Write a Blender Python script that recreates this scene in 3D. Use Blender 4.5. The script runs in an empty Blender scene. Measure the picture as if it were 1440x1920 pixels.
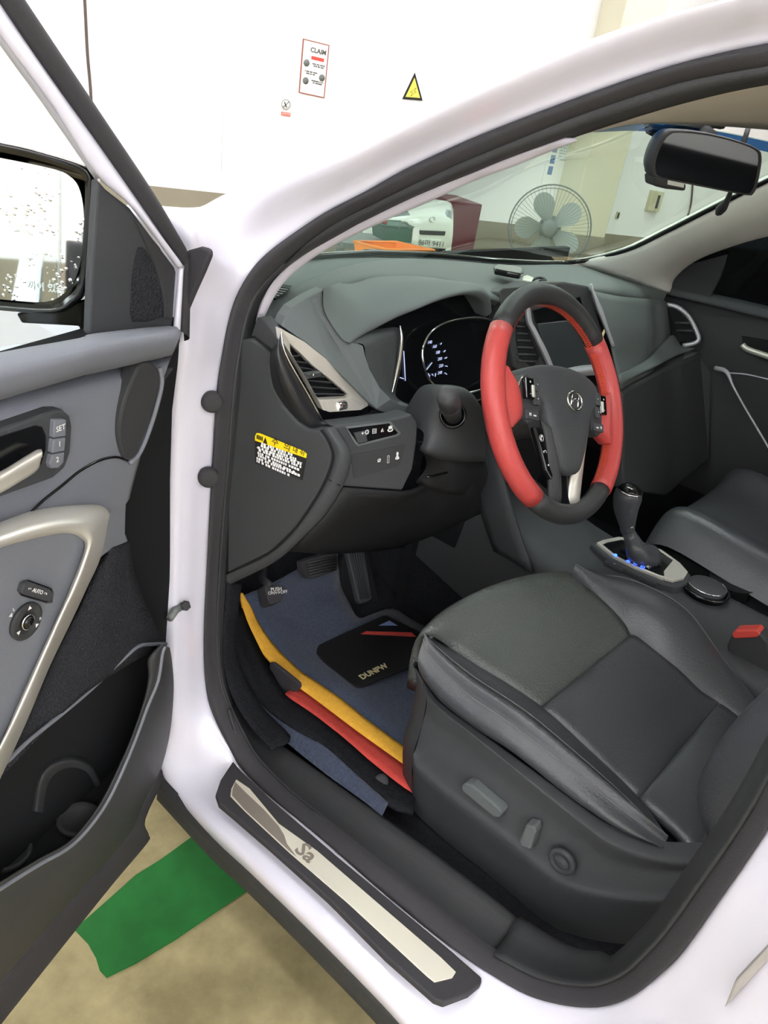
import bpy, bmesh, math, random
from mathutils import Vector, Matrix
random.seed(4)
sc = bpy.context.scene
# ------------------------------------------------------------------ camera
CAMP = Vector((-0.58873503, -0.91995849, 1.42848774))
YAW, PITCH, ROLL, FPX = 0.931178711, 0.470606245, -0.17421484, 1527.91029
_f = Vector((math.sin(YAW)*math.cos(PITCH), math.cos(YAW)*math.cos(PITCH), -math.sin(PITCH)))
_r = Vector((math.cos(YAW), -math.sin(YAW), 0)); _d = _f.cross(_r)
CR = math.cos(ROLL)*_r + math.sin(ROLL)*_d
CD = -math.sin(ROLL)*_r + math.cos(ROLL)*_d
CF = _f
cam = bpy.data.cameras.new('camera'); camo = bpy.data.objects.new('camera', cam)
sc.collection.objects.link(camo); sc.camera = camo
cam.sensor_fit = 'VERTICAL'; cam.sensor_height = 24; cam.lens = FPX*24/1920; cam.clip_start = .01
M = Matrix((CR, -CD, -CF)).transposed().to_4x4(); M.translation = CAMP
camo.matrix_world = M
# ------------------------------------------------------------------ world, exposure
w = bpy.data.worlds.new('world'); sc.world = w; w.use_nodes = True
w.node_tree.nodes['Background'].inputs[0].default_value = (.9, .95, 1, 1)
w.node_tree.nodes['Background'].inputs[1].default_value = .3
sc.view_settings.view_transform = 'Standard'; sc.view_settings.look = 'None'
sc.view_settings.gamma = 1; sc.view_settings.use_curve_mapping = False
sc.view_settings.exposure = 1.38
LAMP_POWER = 13.0
sc.cycles.max_bounces = 8; sc.cycles.diffuse_bounces = 4; sc.cycles.glossy_bounces = 4
sc.cycles.transparent_max_bounces = 12; sc.cycles.sample_clamp_indirect = 6; sc.cycles.use_denoising = True

# ------------------------------------------------------------------ sight lines onto real planes of the car
def ray(u, v): return CF + CR*((u-720)/FPX) + CD*((v-960)/FPX)
def PL(u, v, n, p): d = ray(u, v); return CAMP + d*(n.dot(p-CAMP)/n.dot(d))
EX, EY, EZ = Vector((1,0,0)), Vector((0,1,0)), Vector((0,0,1))
def X(u, v, x): return PL(u, v, EX, EX*x)
def Y(u, v, y): return PL(u, v, EY, EY*y)
def Z(u, v, z): return PL(u, v, EZ, EZ*z)
def side(z): return .13 + max(0, z-1.03)*.38          # lean of the body side above the belt
def S(u, v, off=0):
    x = .13 + off
    for _ in range(12): x = .5*x + .5*(side(X(u, v, x).z)+off)
    return X(u, v, x)
TH = math.radians(72)
DD, DN, DH = Vector((-math.sin(TH), -math.cos(TH), 0)), Vector((math.cos(TH), -math.sin(TH), 0)), Vector((.06, .03, 0))
def D(u, v, d): return PL(u, v, DN, DH+DN*d)
def DS(s, z, d): return DH + DD*s + DN*d + EZ*z
WC, WT, WR = Vector((.557, -.37, 1.036)), math.radians(29.44), math.radians(-16)
WAX = Vector((0, -math.cos(WT), math.sin(WT))); WUP = Vector((0, math.sin(WT), math.cos(WT)))
def WP(u, v, h): return PL(u, v, WAX, WC+WAX*h)       # point on the steering wheel plane
WU = (WUP*math.cos(WR) + EX*(-math.sin(WR))).normalized(); WX = WU.cross(WAX).normalized()*1
if WX.x < 0: WX = -WX
def WL(a, b, h=0): return WC + WX*a + WU*b + WAX*h
WALL_N = Vector((math.sin(math.radians(24)), math.cos(math.radians(24)), 0)); WALL_T = Vector((WALL_N.y, -WALL_N.x, 0))
WALL_D = 6.0
def WA(u, v, off=0): return PL(u, v, WALL_N, CAMP+WALL_N*(WALL_D-off))
def WT_(a, z, off=0): p = CAMP + WALL_N*(WALL_D-off) + WALL_T*a; p.z = z; return p

# ------------------------------------------------------------------ materials
def lin(c):
    if isinstance(c, str): c = [int(c[i:i+2], 16)/255 for i in (0, 2, 4)]
    return tuple((x/12.92 if x <= .04045 else ((x+.055)/1.055)**2.4) for x in c)
MATS = {}
def mat(name, col, rough=.5, metal=0, spec=.5, coat=0, bump=None, var=None, emit=0, sheen=0, wave=None):
    m = bpy.data.materials.new(name); m.use_nodes = True; nt = m.node_tree; b = nt.nodes['Principled BSDF']
    c = (*lin(col), 1); b.inputs['Base Color'].default_value = c
    b.inputs['Roughness'].default_value = rough; b.inputs['Metallic'].default_value = metal
    b.inputs['Specular IOR Level'].default_value = spec; b.inputs['Coat Weight'].default_value = coat
    b.inputs['Coat Roughness'].default_value = .04
    if sheen: b.inputs['Sheen Weight'].default_value = sheen
    if emit:
        b.inputs['Emission Color'].default_value = c; b.inputs['Emission Strength'].default_value = emit
    tc = nt.nodes.new('ShaderNodeTexCoord') if (bump or var or wave) else None
    if var:
        sca, amt, c2 = var
        n = nt.nodes.new('ShaderNodeTexNoise'); n.inputs['Scale'].default_value = sca; n.inputs['Detail'].default_value = 6
        nt.links.new(tc.outputs['Object'], n.inputs['Vector'])
        r = nt.nodes.new('ShaderNodeValToRGB'); r.color_ramp.elements[0].position = .5-amt; r.color_ramp.elements[1].position = .5+amt
        r.color_ramp.elements[0].color = (*lin(c2), 1); r.color_ramp.elements[1].color = c
        nt.links.new(n.outputs[0], r.inputs[0]); nt.links.new(r.outputs[0], b.inputs['Base Color'])
    if bump:
        sca, st = bump
        n = nt.nodes.new('ShaderNodeTexNoise'); n.inputs['Scale'].default_value = sca; n.inputs['Detail'].default_value = 3
        nt.links.new(tc.outputs['Object'], n.inputs['Vector'])
        bp = nt.nodes.new('ShaderNodeBump'); bp.inputs['Strength'].default_value = st; bp.inputs['Distance'].default_value = .002
        nt.links.new(n.outputs[0], bp.inputs['Height']); nt.links.new(bp.outputs[0], b.inputs['Normal'])
    if wave:
        sca, st = wave
        n = nt.nodes.new('ShaderNodeTexVoronoi'); n.inputs['Scale'].default_value = sca
        nt.links.new(tc.outputs['Object'], n.inputs['Vector'])
        bp = nt.nodes.new('ShaderNodeBump'); bp.inputs['Strength'].default_value = st; bp.inputs['Distance'].default_value = .002
        nt.links.new(n.outputs['Distance'], bp.inputs['Height']); nt.links.new(bp.outputs[0], b.inputs['Normal'])
    MATS[name] = m; return m
paint = mat('white_paint', 'e6e4f2', .22, spec=.5, coat=.8)
dash = mat('dash_plastic', '5f6465', .62, spec=.35, bump=(900, .25))
black_low = mat('black_lower_plastic', '292a2c', .6, spec=.25, bump=(700, .2))
dash2 = mat('dash_plastic_lower', '3f4144', .6, spec=.35, bump=(900, .25))
door_pl = mat('door_plastic', '757881', .6, spec=.35, bump=(900, .25))
black = mat('black_plastic', '3a3b3d', .55, spec=.3, bump=(700, .2))
gloss = mat('gloss_black', '101113', .12, spec=.5)
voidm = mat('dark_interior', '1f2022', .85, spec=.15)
rubber = mat('rubber_seal', '3d3c3f', .75, spec=.25, bump=(500, .2))
leather = mat('black_leather', '43454a', .36, spec=.5, bump=(260, .35))
leather_perf = mat('perforated_leather', '525654', .40, spec=.45, wave=(260, .5))  # lighter base puts the windshield's sheen on the front cushion into the colour
red_lea = mat('red_leather', 'b54442', .40, spec=.45, bump=(400, .25))
blk_lea = mat('wheel_black_leather', '2e2f31', .5, spec=.4, bump=(400, .25))
stitch = mat('orange_stitch', 'e8583a', .7)
stitch_grey = mat('grey_stitch', '6b6c70', .8)
chrome = mat('chrome', 'e6e6e8', .12, metal=1)
silver = mat('satin_silver', 'd6d3ca', .38, metal=.45)
silver_l = mat('light_silver', 'c4c4cc', .42, metal=.4)
steel = mat('brushed_steel', 'f6f0e0', .4, metal=.35, bump=(300, .05))  # pale diffuse base puts the ceiling lamps' reflection into the colour
steel_d = mat('tan_steel', 'a2988e', .5, metal=.5)
carpet = mat('navy_carpet', '4d5568', 1, spec=.05, bump=(350, .8), var=(180, .25, '3a4152'), sheen=.2)
carpet_d = mat('dark_carpet', '2b2c30', 1, spec=.05, bump=(350, .8), var=(180, .25, '1d1e22'))
yellow_c = mat('yellow_stripe', 'f2bc4c', .95, spec=.05, bump=(350, .6), var=(120, .3, 'e0a43c'))
red_c = mat('red_stripe', 'd4564e', .95, spec=.05, bump=(350, .6), var=(120, .3, 'c44842'))
blue_c = mat('blue_stripe', '7a8fc0', .95, spec=.05)
headl = mat('headliner_fabric', 'cfcbc6', .95, spec=.1, bump=(300, .3))
pill_g = mat('pillar_trim_grey', 'e4e2dc', .85, spec=.15, bump=(400, .3))
cloth = mat('speaker_fabric', '303136', .9, spec=.15, wave=(330, 1))
white_ink = mat('white_print', 'eeeeee', .6)
yellow_ink = mat('yellow_label', 'ffdc10', .5)
black_ink = mat('black_print', '151515', .6)
led = mat('blue_led', '2a50ff', .4, emit=3)
dial_ink = mat('dial_light', 'c9d4ff', .4, emit=.25)
red_pl = mat('red_plastic', 'd04a40', .4)
orange_pl = mat('orange_plastic', 'f08a2c', .5)
green_pl = mat('green_plastic', '2f5a48', .5)
maroon = mat('maroon_panel', '6b2f3a', .45)
wallm = mat('white_wall_paint', 'f6f6f8', .9, spec=.1)
bandm = mat('grey_beige_wall_paint', '9a9384', .85, spec=.1, var=(3, .3, '8f887a'))
colm = mat('cream_wall_paint', 'd8d3bd', .9, spec=.1)
ceilm = mat('ceiling_paint', 'e0e0dd', .95, spec=.05)
paperm = mat('paper', 'f4f4f2', .8, spec=.1)
fanm = mat('fan_grey_plastic', '6f7472', .5)
cream_pl = mat('cream_plastic', 'c9c4a8', .6)
cablem = mat('brown_cable', '5b4d48', .7)
lampm = mat('lamp_light', 'f5f6fa', .5, emit=LAMP_POWER)
head_glass = mat('headlight_glass', 'a9b4bd', .1, spec=.8)
toy_paint = mat('far_car_paint', 'dfe5dc', .3, coat=.5)
plate_mat = mat('plate_white', 'd8dcd5', .6)
screenm = mat('navigation_screen', '3a3f42', .25, spec=.5)

def floor_material():
    m = bpy.data.materials.new('concrete_floor'); m.use_nodes = True; nt = m.node_tree; b = nt.nodes['Principled BSDF']
    tc = nt.nodes.new('ShaderNodeTexCoord')
    n = nt.nodes.new('ShaderNodeTexNoise'); n.inputs['Scale'].default_value = 5; n.inputs['Detail'].default_value = 8; n.inputs['Roughness'].default_value = .65
    nt.links.new(tc.outputs['Object'], n.inputs['Vector'])
    r = nt.nodes.new('ShaderNodeValToRGB'); e = r.color_ramp.elements
    e[0].position = .3; e[0].color = (*lin('7d7252'), 1); e[1].position = .62; e[1].color = (*lin('b3a67c'), 1)
    nt.links.new(n.outputs[0], r.inputs[0]); nt.links.new(r.outputs[0], b.inputs['Base Color'])
    b.inputs['Roughness'].default_value = .55; b.inputs['Specular IOR Level'].default_value = .3
    return m
floorm = floor_material()
def mat_green():
    m = bpy.data.materials.new('green_floor_film'); m.use_nodes = True; nt = m.node_tree; b = nt.nodes['Principled BSDF']
    tc = nt.nodes.new('ShaderNodeTexCoord')
    n = nt.nodes.new('ShaderNodeTexNoise'); n.inputs['Scale'].default_value = 14; n.inputs['Detail'].default_value = 6
    nt.links.new(tc.outputs['Object'], n.inputs['Vector'])
    r = nt.nodes.new('ShaderNodeValToRGB'); e = r.color_ramp.elements
    e[0].position = .3; e[0].color = (*lin('0a5c1c'), 1); e[1].position = .7; e[1].color = (*lin('146e2a'), 1)
    nt.links.new(n.outputs[0], r.inputs[0]); nt.links.new(r.outputs[0], b.inputs['Base Color'])
    b.inputs['Roughness'].default_value = .7
    return m
greenm = mat_green()
def glass_mat(name, tint, refl=.06, rough=.0):
    m = bpy.data.materials.new(name); m.use_nodes = True; nt = m.node_tree; nt.nodes.clear()
    o = nt.nodes.new('ShaderNodeOutputMaterial'); t = nt.nodes.new('ShaderNodeBsdfTransparent'); g = nt.nodes.new('ShaderNodeBsdfGlossy')
    t.inputs[0].default_value = (*lin(tint), 1); g.inputs['Roughness'].default_value = rough
    fr = nt.nodes.new('ShaderNodeFresnel'); ge = nt.nodes.new('ShaderNodeNewGeometry'); mr = nt.nodes.new('ShaderNodeMapRange')
    mr.inputs['To Min'].default_value = 1.45; mr.inputs['To Max'].default_value = 1/1.45
    nt.links.new(ge.outputs['Backfacing'], mr.inputs['Value']); nt.links.new(mr.outputs['Result'], fr.inputs[0])
    mx = nt.nodes.new('ShaderNodeMixShader')
    nt.links.new(fr.outputs[0], mx.inputs[0]); nt.links.new(t.outputs[0], mx.inputs[1]); nt.links.new(g.outputs[0], mx.inputs[2])
    nt.links.new(mx.outputs[0], o.inputs[0]); return m
windscreen_m = glass_mat('windscreen_glass', 'dcefe4')
tinted_m = glass_mat('tinted_glass', '555c60')
clear_m = glass_mat('door_glass', 'f4faf8')
def mirror_material():
    m = bpy.data.materials.new('wet_mirror'); m.use_nodes = True; nt = m.node_tree; b = nt.nodes['Principled BSDF']
    b.inputs['Metallic'].default_value = 1; b.inputs['Base Color'].default_value = (.85, .86, .88, 1); b.inputs['Roughness'].default_value = .03
    tc = nt.nodes.new('ShaderNodeTexCoord'); v = nt.nodes.new('ShaderNodeTexVoronoi'); v.inputs['Scale'].default_value = 160
    mp = nt.nodes.new('ShaderNodeMapping'); mp.inputs['Scale'].default_value = (1, 1, 1.0)
    nt.links.new(tc.outputs['Object'], mp.inputs[0]); nt.links.new(mp.outputs[0], v.inputs['Vector'])
    r = nt.nodes.new('ShaderNodeValToRGB'); e = r.color_ramp.elements
    e[0].position = 0; e[0].color = (1, 1, 1, 1); e[1].position = .35; e[1].color = (0, 0, 0, 1)
    n = nt.nodes.new('ShaderNodeTexNoise'); n.inputs['Scale'].default_value = 40; nt.links.new(tc.outputs['Object'], n.inputs['Vector'])
    r2 = nt.nodes.new('ShaderNodeValToRGB'); r2.color_ramp.elements[0].position = .5; r2.color_ramp.elements[1].position = .6
    nt.links.new(n.outputs[0], r2.inputs[0])
    ml = nt.nodes.new('ShaderNodeMath'); ml.operation = 'MULTIPLY'
    nt.links.new(v.outputs['Distance'], r.inputs[0]); nt.links.new(r.outputs[0], ml.inputs[0]); nt.links.new(r2.outputs[0], ml.inputs[1])
    bp = nt.nodes.new('ShaderNodeBump'); bp.inputs['Strength'].default_value = .7; bp.inputs['Distance'].default_value = .002
    nt.links.new(ml.outputs[0], bp.inputs['Height']); nt.links.new(bp.outputs[0], b.inputs['Normal']); return m
mirror_m = mirror_material()
rear_mirror_m = mat('rear_mirror_glass', '6a6c6e', .05, metal=1)

# ------------------------------------------------------------------ mesh helpers
def _par(o, parent):
    if parent is not None:
        o.parent = parent
        if parent.type == 'EMPTY': o.matrix_parent_inverse = Matrix.Translation(-parent.location)
def obj(name, verts, faces, m, parent=None, smooth=False, bevel=0, solid=0, seg=2, sub=0):
    me = bpy.data.meshes.new(name); me.from_pydata([tuple(v) for v in verts], [], faces); me.update()
    o = bpy.data.objects.new(name, me); sc.collection.objects.link(o)
    bm = bmesh.new(); bm.from_mesh(me); bmesh.ops.recalc_face_normals(bm, faces=bm.faces); bm.to_mesh(me); bm.free()
    if m: me.materials.append(m)
    if smooth: me.polygons.foreach_set('use_smooth', [True]*len(me.polygons))
    if solid:
        md = o.modifiers.new('solid', 'SOLIDIFY'); md.thickness = abs(solid); md.offset = -1 if solid > 0 else 1
    if sub:
        md = o.modifiers.new('sub', 'SUBSURF'); md.levels = md.render_levels = sub
    if bevel:
        md = o.modifiers.new('bevel', 'BEVEL'); md.width = bevel; md.segments = seg; md.limit_method = 'ANGLE'; md.angle_limit = .6
        md.harden_normals = False
    _par(o, parent); return o
def cr(P, sub, closed=False):
    n = len(P); out = []
    rng = range(n) if closed else range(n-1)
    for i in rng:
        if closed: a, b, c, d = P[(i-1) % n], P[i], P[(i+1) % n], P[(i+2) % n]
        else: b, c = P[i], P[i+1]; a = P[i-1] if i else b*2-c; d = P[i+2] if i+2 < n else c*2-b
        for k in range(sub):
            t = k/sub
            out.append(.5*((2*b)+(c-a)*t+(2*a-5*b+4*c-d)*t*t+(3*b-a-3*c+d)*t**3))
    if not closed: out.append(P[-1].copy())
    return out
def resample(P, n):
    L = [0]
    for a, b in zip(P, P[1:]): L.append(L[-1]+(b-a).length)
    out = []; j = 0
    for i in range(n):
        t = L[-1]*i/(n-1)
        while j < len(P)-2 and L[j+1] < t: j += 1
        s = (t-L[j])/max(1e-9, L[j+1]-L[j]); out.append(P[j].lerp(P[j+1], min(1, max(0, s))))
    return out
def loft(name, curves, m, parent=None, su=4, sv=4, solid=0, res=0, closed=False, smooth=True, bevel=0):
    if res: curves = [resample(cr(c, 8), res) for c in curves]; su = 1
    rows = [cr(c, su, closed) if su > 1 else c for c in curves]
    cols = [cr([r[i] for r in rows], sv) for i in range(len(rows[0]))]
    nu, nv = len(cols), len(cols[0]); V = [p for c in cols for p in c]; F = []
    for i in range(nu if closed else nu-1):
        for j in range(nv-1):
            a, b = i*nv+j, ((i+1) % nu)*nv+j; F.append((a, b, b+1, a+1))
    return obj(name, V, F, m, parent, smooth, bevel, solid)
def plate(name, pts, vec, m, parent=None, bevel=.0015, smooth=False, curve=0, seg=2):
    if curve: pts = cr(pts, curve, True)
    n = len(pts); vs = list(pts)+[p+vec for p in pts] if isinstance(vec, Vector) else list(pts)+[p+v for p, v in zip(pts, vec)]
    F = [tuple(range(n)), tuple(range(2*n-1, n-1, -1))]+[(i, (i+1) % n, n+(i+1) % n, n+i) for i in range(n)]
    return obj(name, vs, F, m, parent, smooth, bevel, seg=seg)
def frame_loop(name, outer, inner, vec, m, parent=None, bevel=.001):
    n = len(outer); V = outer+inner+[p+vec for p in outer]+[p+vec for p in inner]; F = []
    for i in range(n):
        j = (i+1) % n
        F += [(i, j, n+j, n+i), (2*n+i, 3*n+i, 3*n+j, 2*n+j), (i, 2*n+i, 2*n+j, j), (n+i, n+j, 3*n+j, 3*n+i)]
    return obj(name, V, F, m, parent, False, bevel)
def tube(name, pts, r, m, parent=None, n=10, sub=0, closed=False, cap=True, flat=1, flatdir=None):
    rr = r if isinstance(r, (list, tuple)) else [r]*len(pts)
    if sub:
        v4 = [Vector((*p, q)) for p, q in zip(pts, rr)]; v4 = cr(v4, sub, closed); pts = [Vector(q[:3]) for q in v4]; rr = [q[3] for q in v4]
    V, F = [], []; k = len(pts); prev = None
    for i, p in enumerate(pts):
        t = (pts[(i+1) % k]-pts[i-1]) if closed else (pts[min(i+1, k-1)]-pts[max(i-1, 0)])
        t.normalize()
        if prev is None: a = t.orthogonal().normalized() if flatdir is None else (flatdir-t*flatdir.dot(t)).normalized()
        else: a = (prev-t*prev.dot(t)).normalized() if flatdir is None else (flatdir-t*flatdir.dot(t)).normalized()
        prev = a; b = t.cross(a)
        for j in range(n):
            th = 2*math.pi*j/n; V.append(p+a*(rr[i]*flat*math.cos(th))+b*(rr[i]*math.sin(th)))
    for i in range(k if closed else k-1):
        for j in range(n):
            i2 = (i+1) % k; F.append((i*n+j, i*n+(j+1) % n, i2*n+(j+1) % n, i2*n+j))
    if cap and not closed: F += [tuple(range(n-1, -1, -1)), tuple((k-1)*n+j for j in range(n))]
    return obj(name, V, F, m, parent, True)
def lathe(name, prof, org, ax, m, parent=None, n=32, smooth=True, bevel=0, ref=None):
    ax = ax.normalized(); a = (ref or ax.orthogonal()).normalized(); a = (a-ax*a.dot(ax)).normalized(); b = ax.cross(a); V, F = [], []
    for r, h in prof:
        for j in range(n):
            t = 2*math.pi*j/n; V.append(org+ax*h+(a*math.cos(t)+b*math.sin(t))*max(r, 1e-5))
    k = len(prof)
    for i in range(k-1):
        for j in range(n): F.append((i*n+j, i*n+(j+1) % n, (i+1)*n+(j+1) % n, (i+1)*n+j))
    F += [tuple(range(n-1, -1, -1)), tuple((k-1)*n+j for j in range(n))]
    o = obj(name, V, F, m, parent, smooth, bevel)
    return o
def box(name, c, ex, ey, ez, m, parent=None, bevel=.002, seg=2):
    V = [c+ex*a+ey*b+ez*d for a in (-1, 1) for b in (-1, 1) for d in (-1, 1)]
    F = [(0, 1, 3, 2), (4, 6, 7, 5), (0, 4, 5, 1), (2, 3, 7, 6), (0, 2, 6, 4), (1, 5, 7, 3)]
    return obj(name, V, F, m, parent, False, bevel, seg=seg)
def text(name, s, org, xd, yd, size, m, parent=None, ext=.0002, align='CENTER', bold=0):
    cu = bpy.data.curves.new(name, 'FONT'); cu.body = s; cu.size = size; cu.align_x = align; cu.align_y = 'CENTER'
    cu.extrude = ext; cu.resolution_u = 2; cu.offset = bold*size
    o = bpy.data.objects.new(name, cu); sc.collection.objects.link(o)
    xd = xd.normalized(); zd = xd.cross(yd).normalized(); yd = zd.cross(xd)
    Mx = Matrix((xd, yd, zd)).transposed().to_4x4(); Mx.translation = org
    cu.materials.append(m); _par(o, parent); o.matrix_basis = Mx; TEXTS.append(o); return o
TEXTS = []
def lines_text(name, rows, org, xd, yd, h, m, parent):
    # rows of small print: short raised dashes, one mesh
    xd, yd = xd.normalized(), yd.normalized(); zd = xd.cross(yd).normalized(); V, F = [], []
    for i, (off, L) in enumerate(rows):
        x = off
        while x < off+L:
            wd = random.uniform(.5, 1)*h*1.1; c = org+xd*x-yd*(i*h*1.55); k = len(V)
            for a, b in ((0, 0), (wd, 0), (wd, h), (0, h)): V.append(c+xd*a+yd*b+zd*.0003)
            F.append((k, k+1, k+2, k+3)); x += wd+h*random.choice((.25, .25, .8))
    return obj(name, V, F, m, parent)
def thing(name, label, cat, loc, group=None):
    o = bpy.data.objects.new(name, None); sc.collection.objects.link(o); o.location = loc; o.empty_display_size = .1
    return tag(o, label, cat, group)
def tag(o, label, cat, group=None):
    o['label'] = label; o['category'] = cat
    if group: o['group'] = group
    return o
def struct(o, label=None):
    o['kind'] = 'structure'
    if label: o['label'] = label
    return o
def PX(pts, f): return [f(u, v) for u, v in pts]

# ================================================================== the setting
def quad(name, a, b, c, d, m, thick=None):
    if thick is None: return obj(name, [a, b, c, d], [(0, 1, 2, 3)], m)
    return plate(name, [a, b, c, d], thick, m, bevel=0)
fl = box('floor', Vector((1.0, 0, -.05)), EX*9, EY*9, EZ*.05, floorm, bevel=0); struct(fl, 'stained beige concrete workshop floor')
H_ = 3.0
wb = plate('wall_back', [WT_(-9, .62), WT_(9, .62), WT_(9, H_), WT_(-9, H_)], WALL_N*.2, wallm, bevel=0); struct(wb, 'bright white workshop wall ahead of the car')
bd = plate('trim_1', [WT_(-9, 0, .006), WT_(9, 0, .006), WT_(9, .62, .006), WT_(-9, .62, .006)], WALL_N*.2, bandm, bevel=0); struct(bd, 'grey beige painted lower band of the wall')
col = struct(plate('wall_column', [WT_(4.48, .62, .3), WT_(4.86, .62, .3), WT_(4.86, H_, .3), WT_(4.48, H_, .3)], WALL_N*.3, colm, bevel=.01), 'cream column standing out from the wall')
colb = struct(plate('trim_2', [WT_(4.475, 0, .306), WT_(4.865, 0, .306), WT_(4.865, .62, .306), WT_(4.475, .62, .306)], WALL_N*.306, bandm, bevel=.005), 'grey beige painted foot of the column')
wl = struct(box('wall_left', Vector((-4.2, 0, 1.5)), EX*.1, EY*9, EZ*1.5, wallm, bevel=0), 'white side wall of the workshop')
wr = struct(box('wall_right', Vector((9.2, 0, 1.5)), EX*.1, EY*9, EZ*1.5, wallm, bevel=0), 'white far side wall of the workshop')
wk = struct(box('wall_rear', Vector((1, -6.2, 1.5)), EX*9, EY*.1, EZ*1.5, wallm, bevel=0), 'white wall behind the car')
struct(box('trim_3', Vector((-4.09, 0, .31)), EX*.008, EY*9, EZ*.31, bandm, bevel=0), 'grey beige painted lower band of the side wall')
struct(box('trim_4', Vector((1, -6.09, .31)), EX*9, EY*.008, EZ*.31, bandm, bevel=0), 'grey beige painted lower band of the rear wall')
ce = struct(box('ceiling', Vector((1, 0, H_+.05)), EX*9, EY*9, EZ*.05, ceilm, bevel=0), 'pale workshop ceiling')
# unseen strip lights; outermost, rear and poster-wall rows are added for brightness
def strip(x, y, lab):
    t = thing('strip_light', lab, 'ceiling light', Vector((x, y, H_)), 'strip lights on the ceiling')
    box('housing', Vector((x, y, H_-.03)), EX*.12, EY*.68, EZ*.03, ceilm, t)
    box('diffuser', Vector((x, y, H_-.075)), EX*.09, EY*.64, EZ*.015, lampm, t, bevel=.005)
for xi, nx in zip((-3.7, -2.6, -.9, 1.6, 3.8), ('outermost added', 'second', 'third', 'fourth', 'innermost')):
    for yi, ny in zip((-5.4, -4.0, -2.6, -.1, 2.4), ('added by the rear wall', 'added well behind the car', 'behind the car', 'beside the car', 'ahead of the car')):  # two rearmost rows added to light the door and post
        if xi < 3 or yi < 2: strip(xi, yi, f'{nx} row strip light on the ceiling, the one {ny}')
for k_, nm_ in enumerate(('leftmost', 'second', 'third', 'rightmost')):
    q_ = WT_(-1.2+k_*2.0, 0, 1.3); strip(q_.x, q_.y, f'{nm_} added strip light on the ceiling near the poster wall')  # added to brighten the wall ahead
# wall things
def cable(name, pts, r, m, lab, cat='cable'): return tag(tube(name, pts, r, m, sub=4, n=6), lab, cat)
cable('wall_cable', [WA(155, -60, .012), WA(160, 20, .012), WA(164, 100, .012), WA(170, 170, .012), WA(174, 260, .012), WA(176, 340, .012)], .009, cablem, 'thick brown cable running down the bright white wall')
cable('crack_line', [WA(443, -20, .003), WA(438, 60, .003), WA(424, 150, .003), WA(418, 220, .003), WA(415, 320, .003)], .0016, mat('grey_wire', 'c8c6c4', .7), 'thin grey wire hanging down the white wall', 'wire')
def wall_frame(u, v): p = WA(u, v); return p
P0, P1, P2, P3 = WA(568, 72, .005), WA(618, 84.5, .005), WA(608.5, 184.5, .005), WA(560, 174, .005)
po = thing('poster', 'tall notice headed CLAIM with a red border on the wall', 'poster', (P3+P2)/2)
c_ = (P0+P1+P2+P3)/4
def inset(k): return [c_+(p-c_)*k for p in (P0, P1, P2, P3)]
plate('border', inset(1), WALL_N*.004, mat('poster_red', '9a5a4c', .6), po, bevel=0)
def PP(a, b, off=.0015):  # poster coordinates 0..1 from top left
    return P0.lerp(P1, a).lerp(P3.lerp(P2, a), b)-WALL_N*off
plate('sheet', [PP(.045, .022), PP(.955, .022), PP(.955, .978), PP(.045, .978)], WALL_N*.001, paperm, po, bevel=0)
text('heading', 'CLAIM', PP(.60, .165, .003), P1-P0, P0-P3, .040, mat('grey_print', '55524f', .7), po, bold=.035)
plate('red_badge', cr([PP(.36, .27, .003), PP(.84, .27, .003), PP(.84, .335, .003), PP(.36, .335, .003)], 1, True), WALL_N*.001, red_pl, po, bevel=0)
for k, (a, b) in enumerate(((.2, .42), (.82, .63), (.22, .75))):
    lathe('photo_disc', [(.022, 0), (.022, .001)], PP(a, b, .003), -WALL_N, fanm, po, n=20)
for k, (a, b) in enumerate(((.42, .42), (.16, .58), (.44, .73))):
    lines_text('small_print', [(0, .085), (.01, .07)], PP(a, b, .003), P1-P0, P0-P3, .008, black_ink, po)
s0 = WA(536, 196, .005)
ns = thing('no_smoking_sign', 'small round no-smoking sign with red caption below the poster', 'sign', WA(536, 219, .005))
lathe('sign_disc', [(.034, 0), (.034, .002)], s0, -WALL_N, paperm, ns, n=24)
tube('ring', [s0-WALL_N*.003+WALL_T*(.031*math.cos(t))+EZ*(.031*math.sin(t)) for t in [i*math.pi/14 for i in range(28)]], .0028, mat('pale_grey_print', 'a8a4a2', .7), ns, n=6, closed=True)
tube('slash', [s0-WALL_N*.003+WALL_T*.02+EZ*.02, s0-WALL_N*.003-WALL_T*.02-EZ*.02], .003, fanm, ns, n=6)
tube('cigarette', [s0-WALL_N*.004-WALL_T*.012+EZ*.014, s0-WALL_N*.004+WALL_T*.004-EZ*.016], .004, black_ink, ns, n=6)
s1 = WA(536, 214, .005)
plate('caption', [s1-WALL_T*.034+EZ*.012, s1+WALL_T*.034+EZ*.012, s1+WALL_T*.034-EZ*.012, s1-WALL_T*.034-EZ*.012], WALL_N*.002, mat('pale_red', 'd8705a', .7), ns, bevel=0)
text('caption_text', '금연구역', s1-WALL_N*.001, WALL_T, EZ, .016, paperm, ns)
ws = thing('warning_sign', 'yellow triangular warning sign with black edge on the wall', 'sign', WA(775, 180, .005))
a, b, c = WA(778, 136, .006), WA(759, 176, .006), WA(784, 190, .006)
b = a+(b-a); b = a+(b-a)*1.25; tri = [a, b, a+(b-a).length*(WALL_T*.5-EZ*.87)]
plate('black_edge', tri, WALL_N*.003, black_ink, ws, bevel=0)
g = (tri[0]+tri[1]+tri[2])/3
plate('yellow_face', [g+(p-g)*.72-WALL_N*.002 for p in tri], WALL_N*.001, mat('pale_yellow', 'f0e060', .6), ws, bevel=0)
text('symbol', '⚡', g-WALL_N*.003-EZ*.01, WALL_T, EZ, .06, black_ink, ws)
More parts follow.
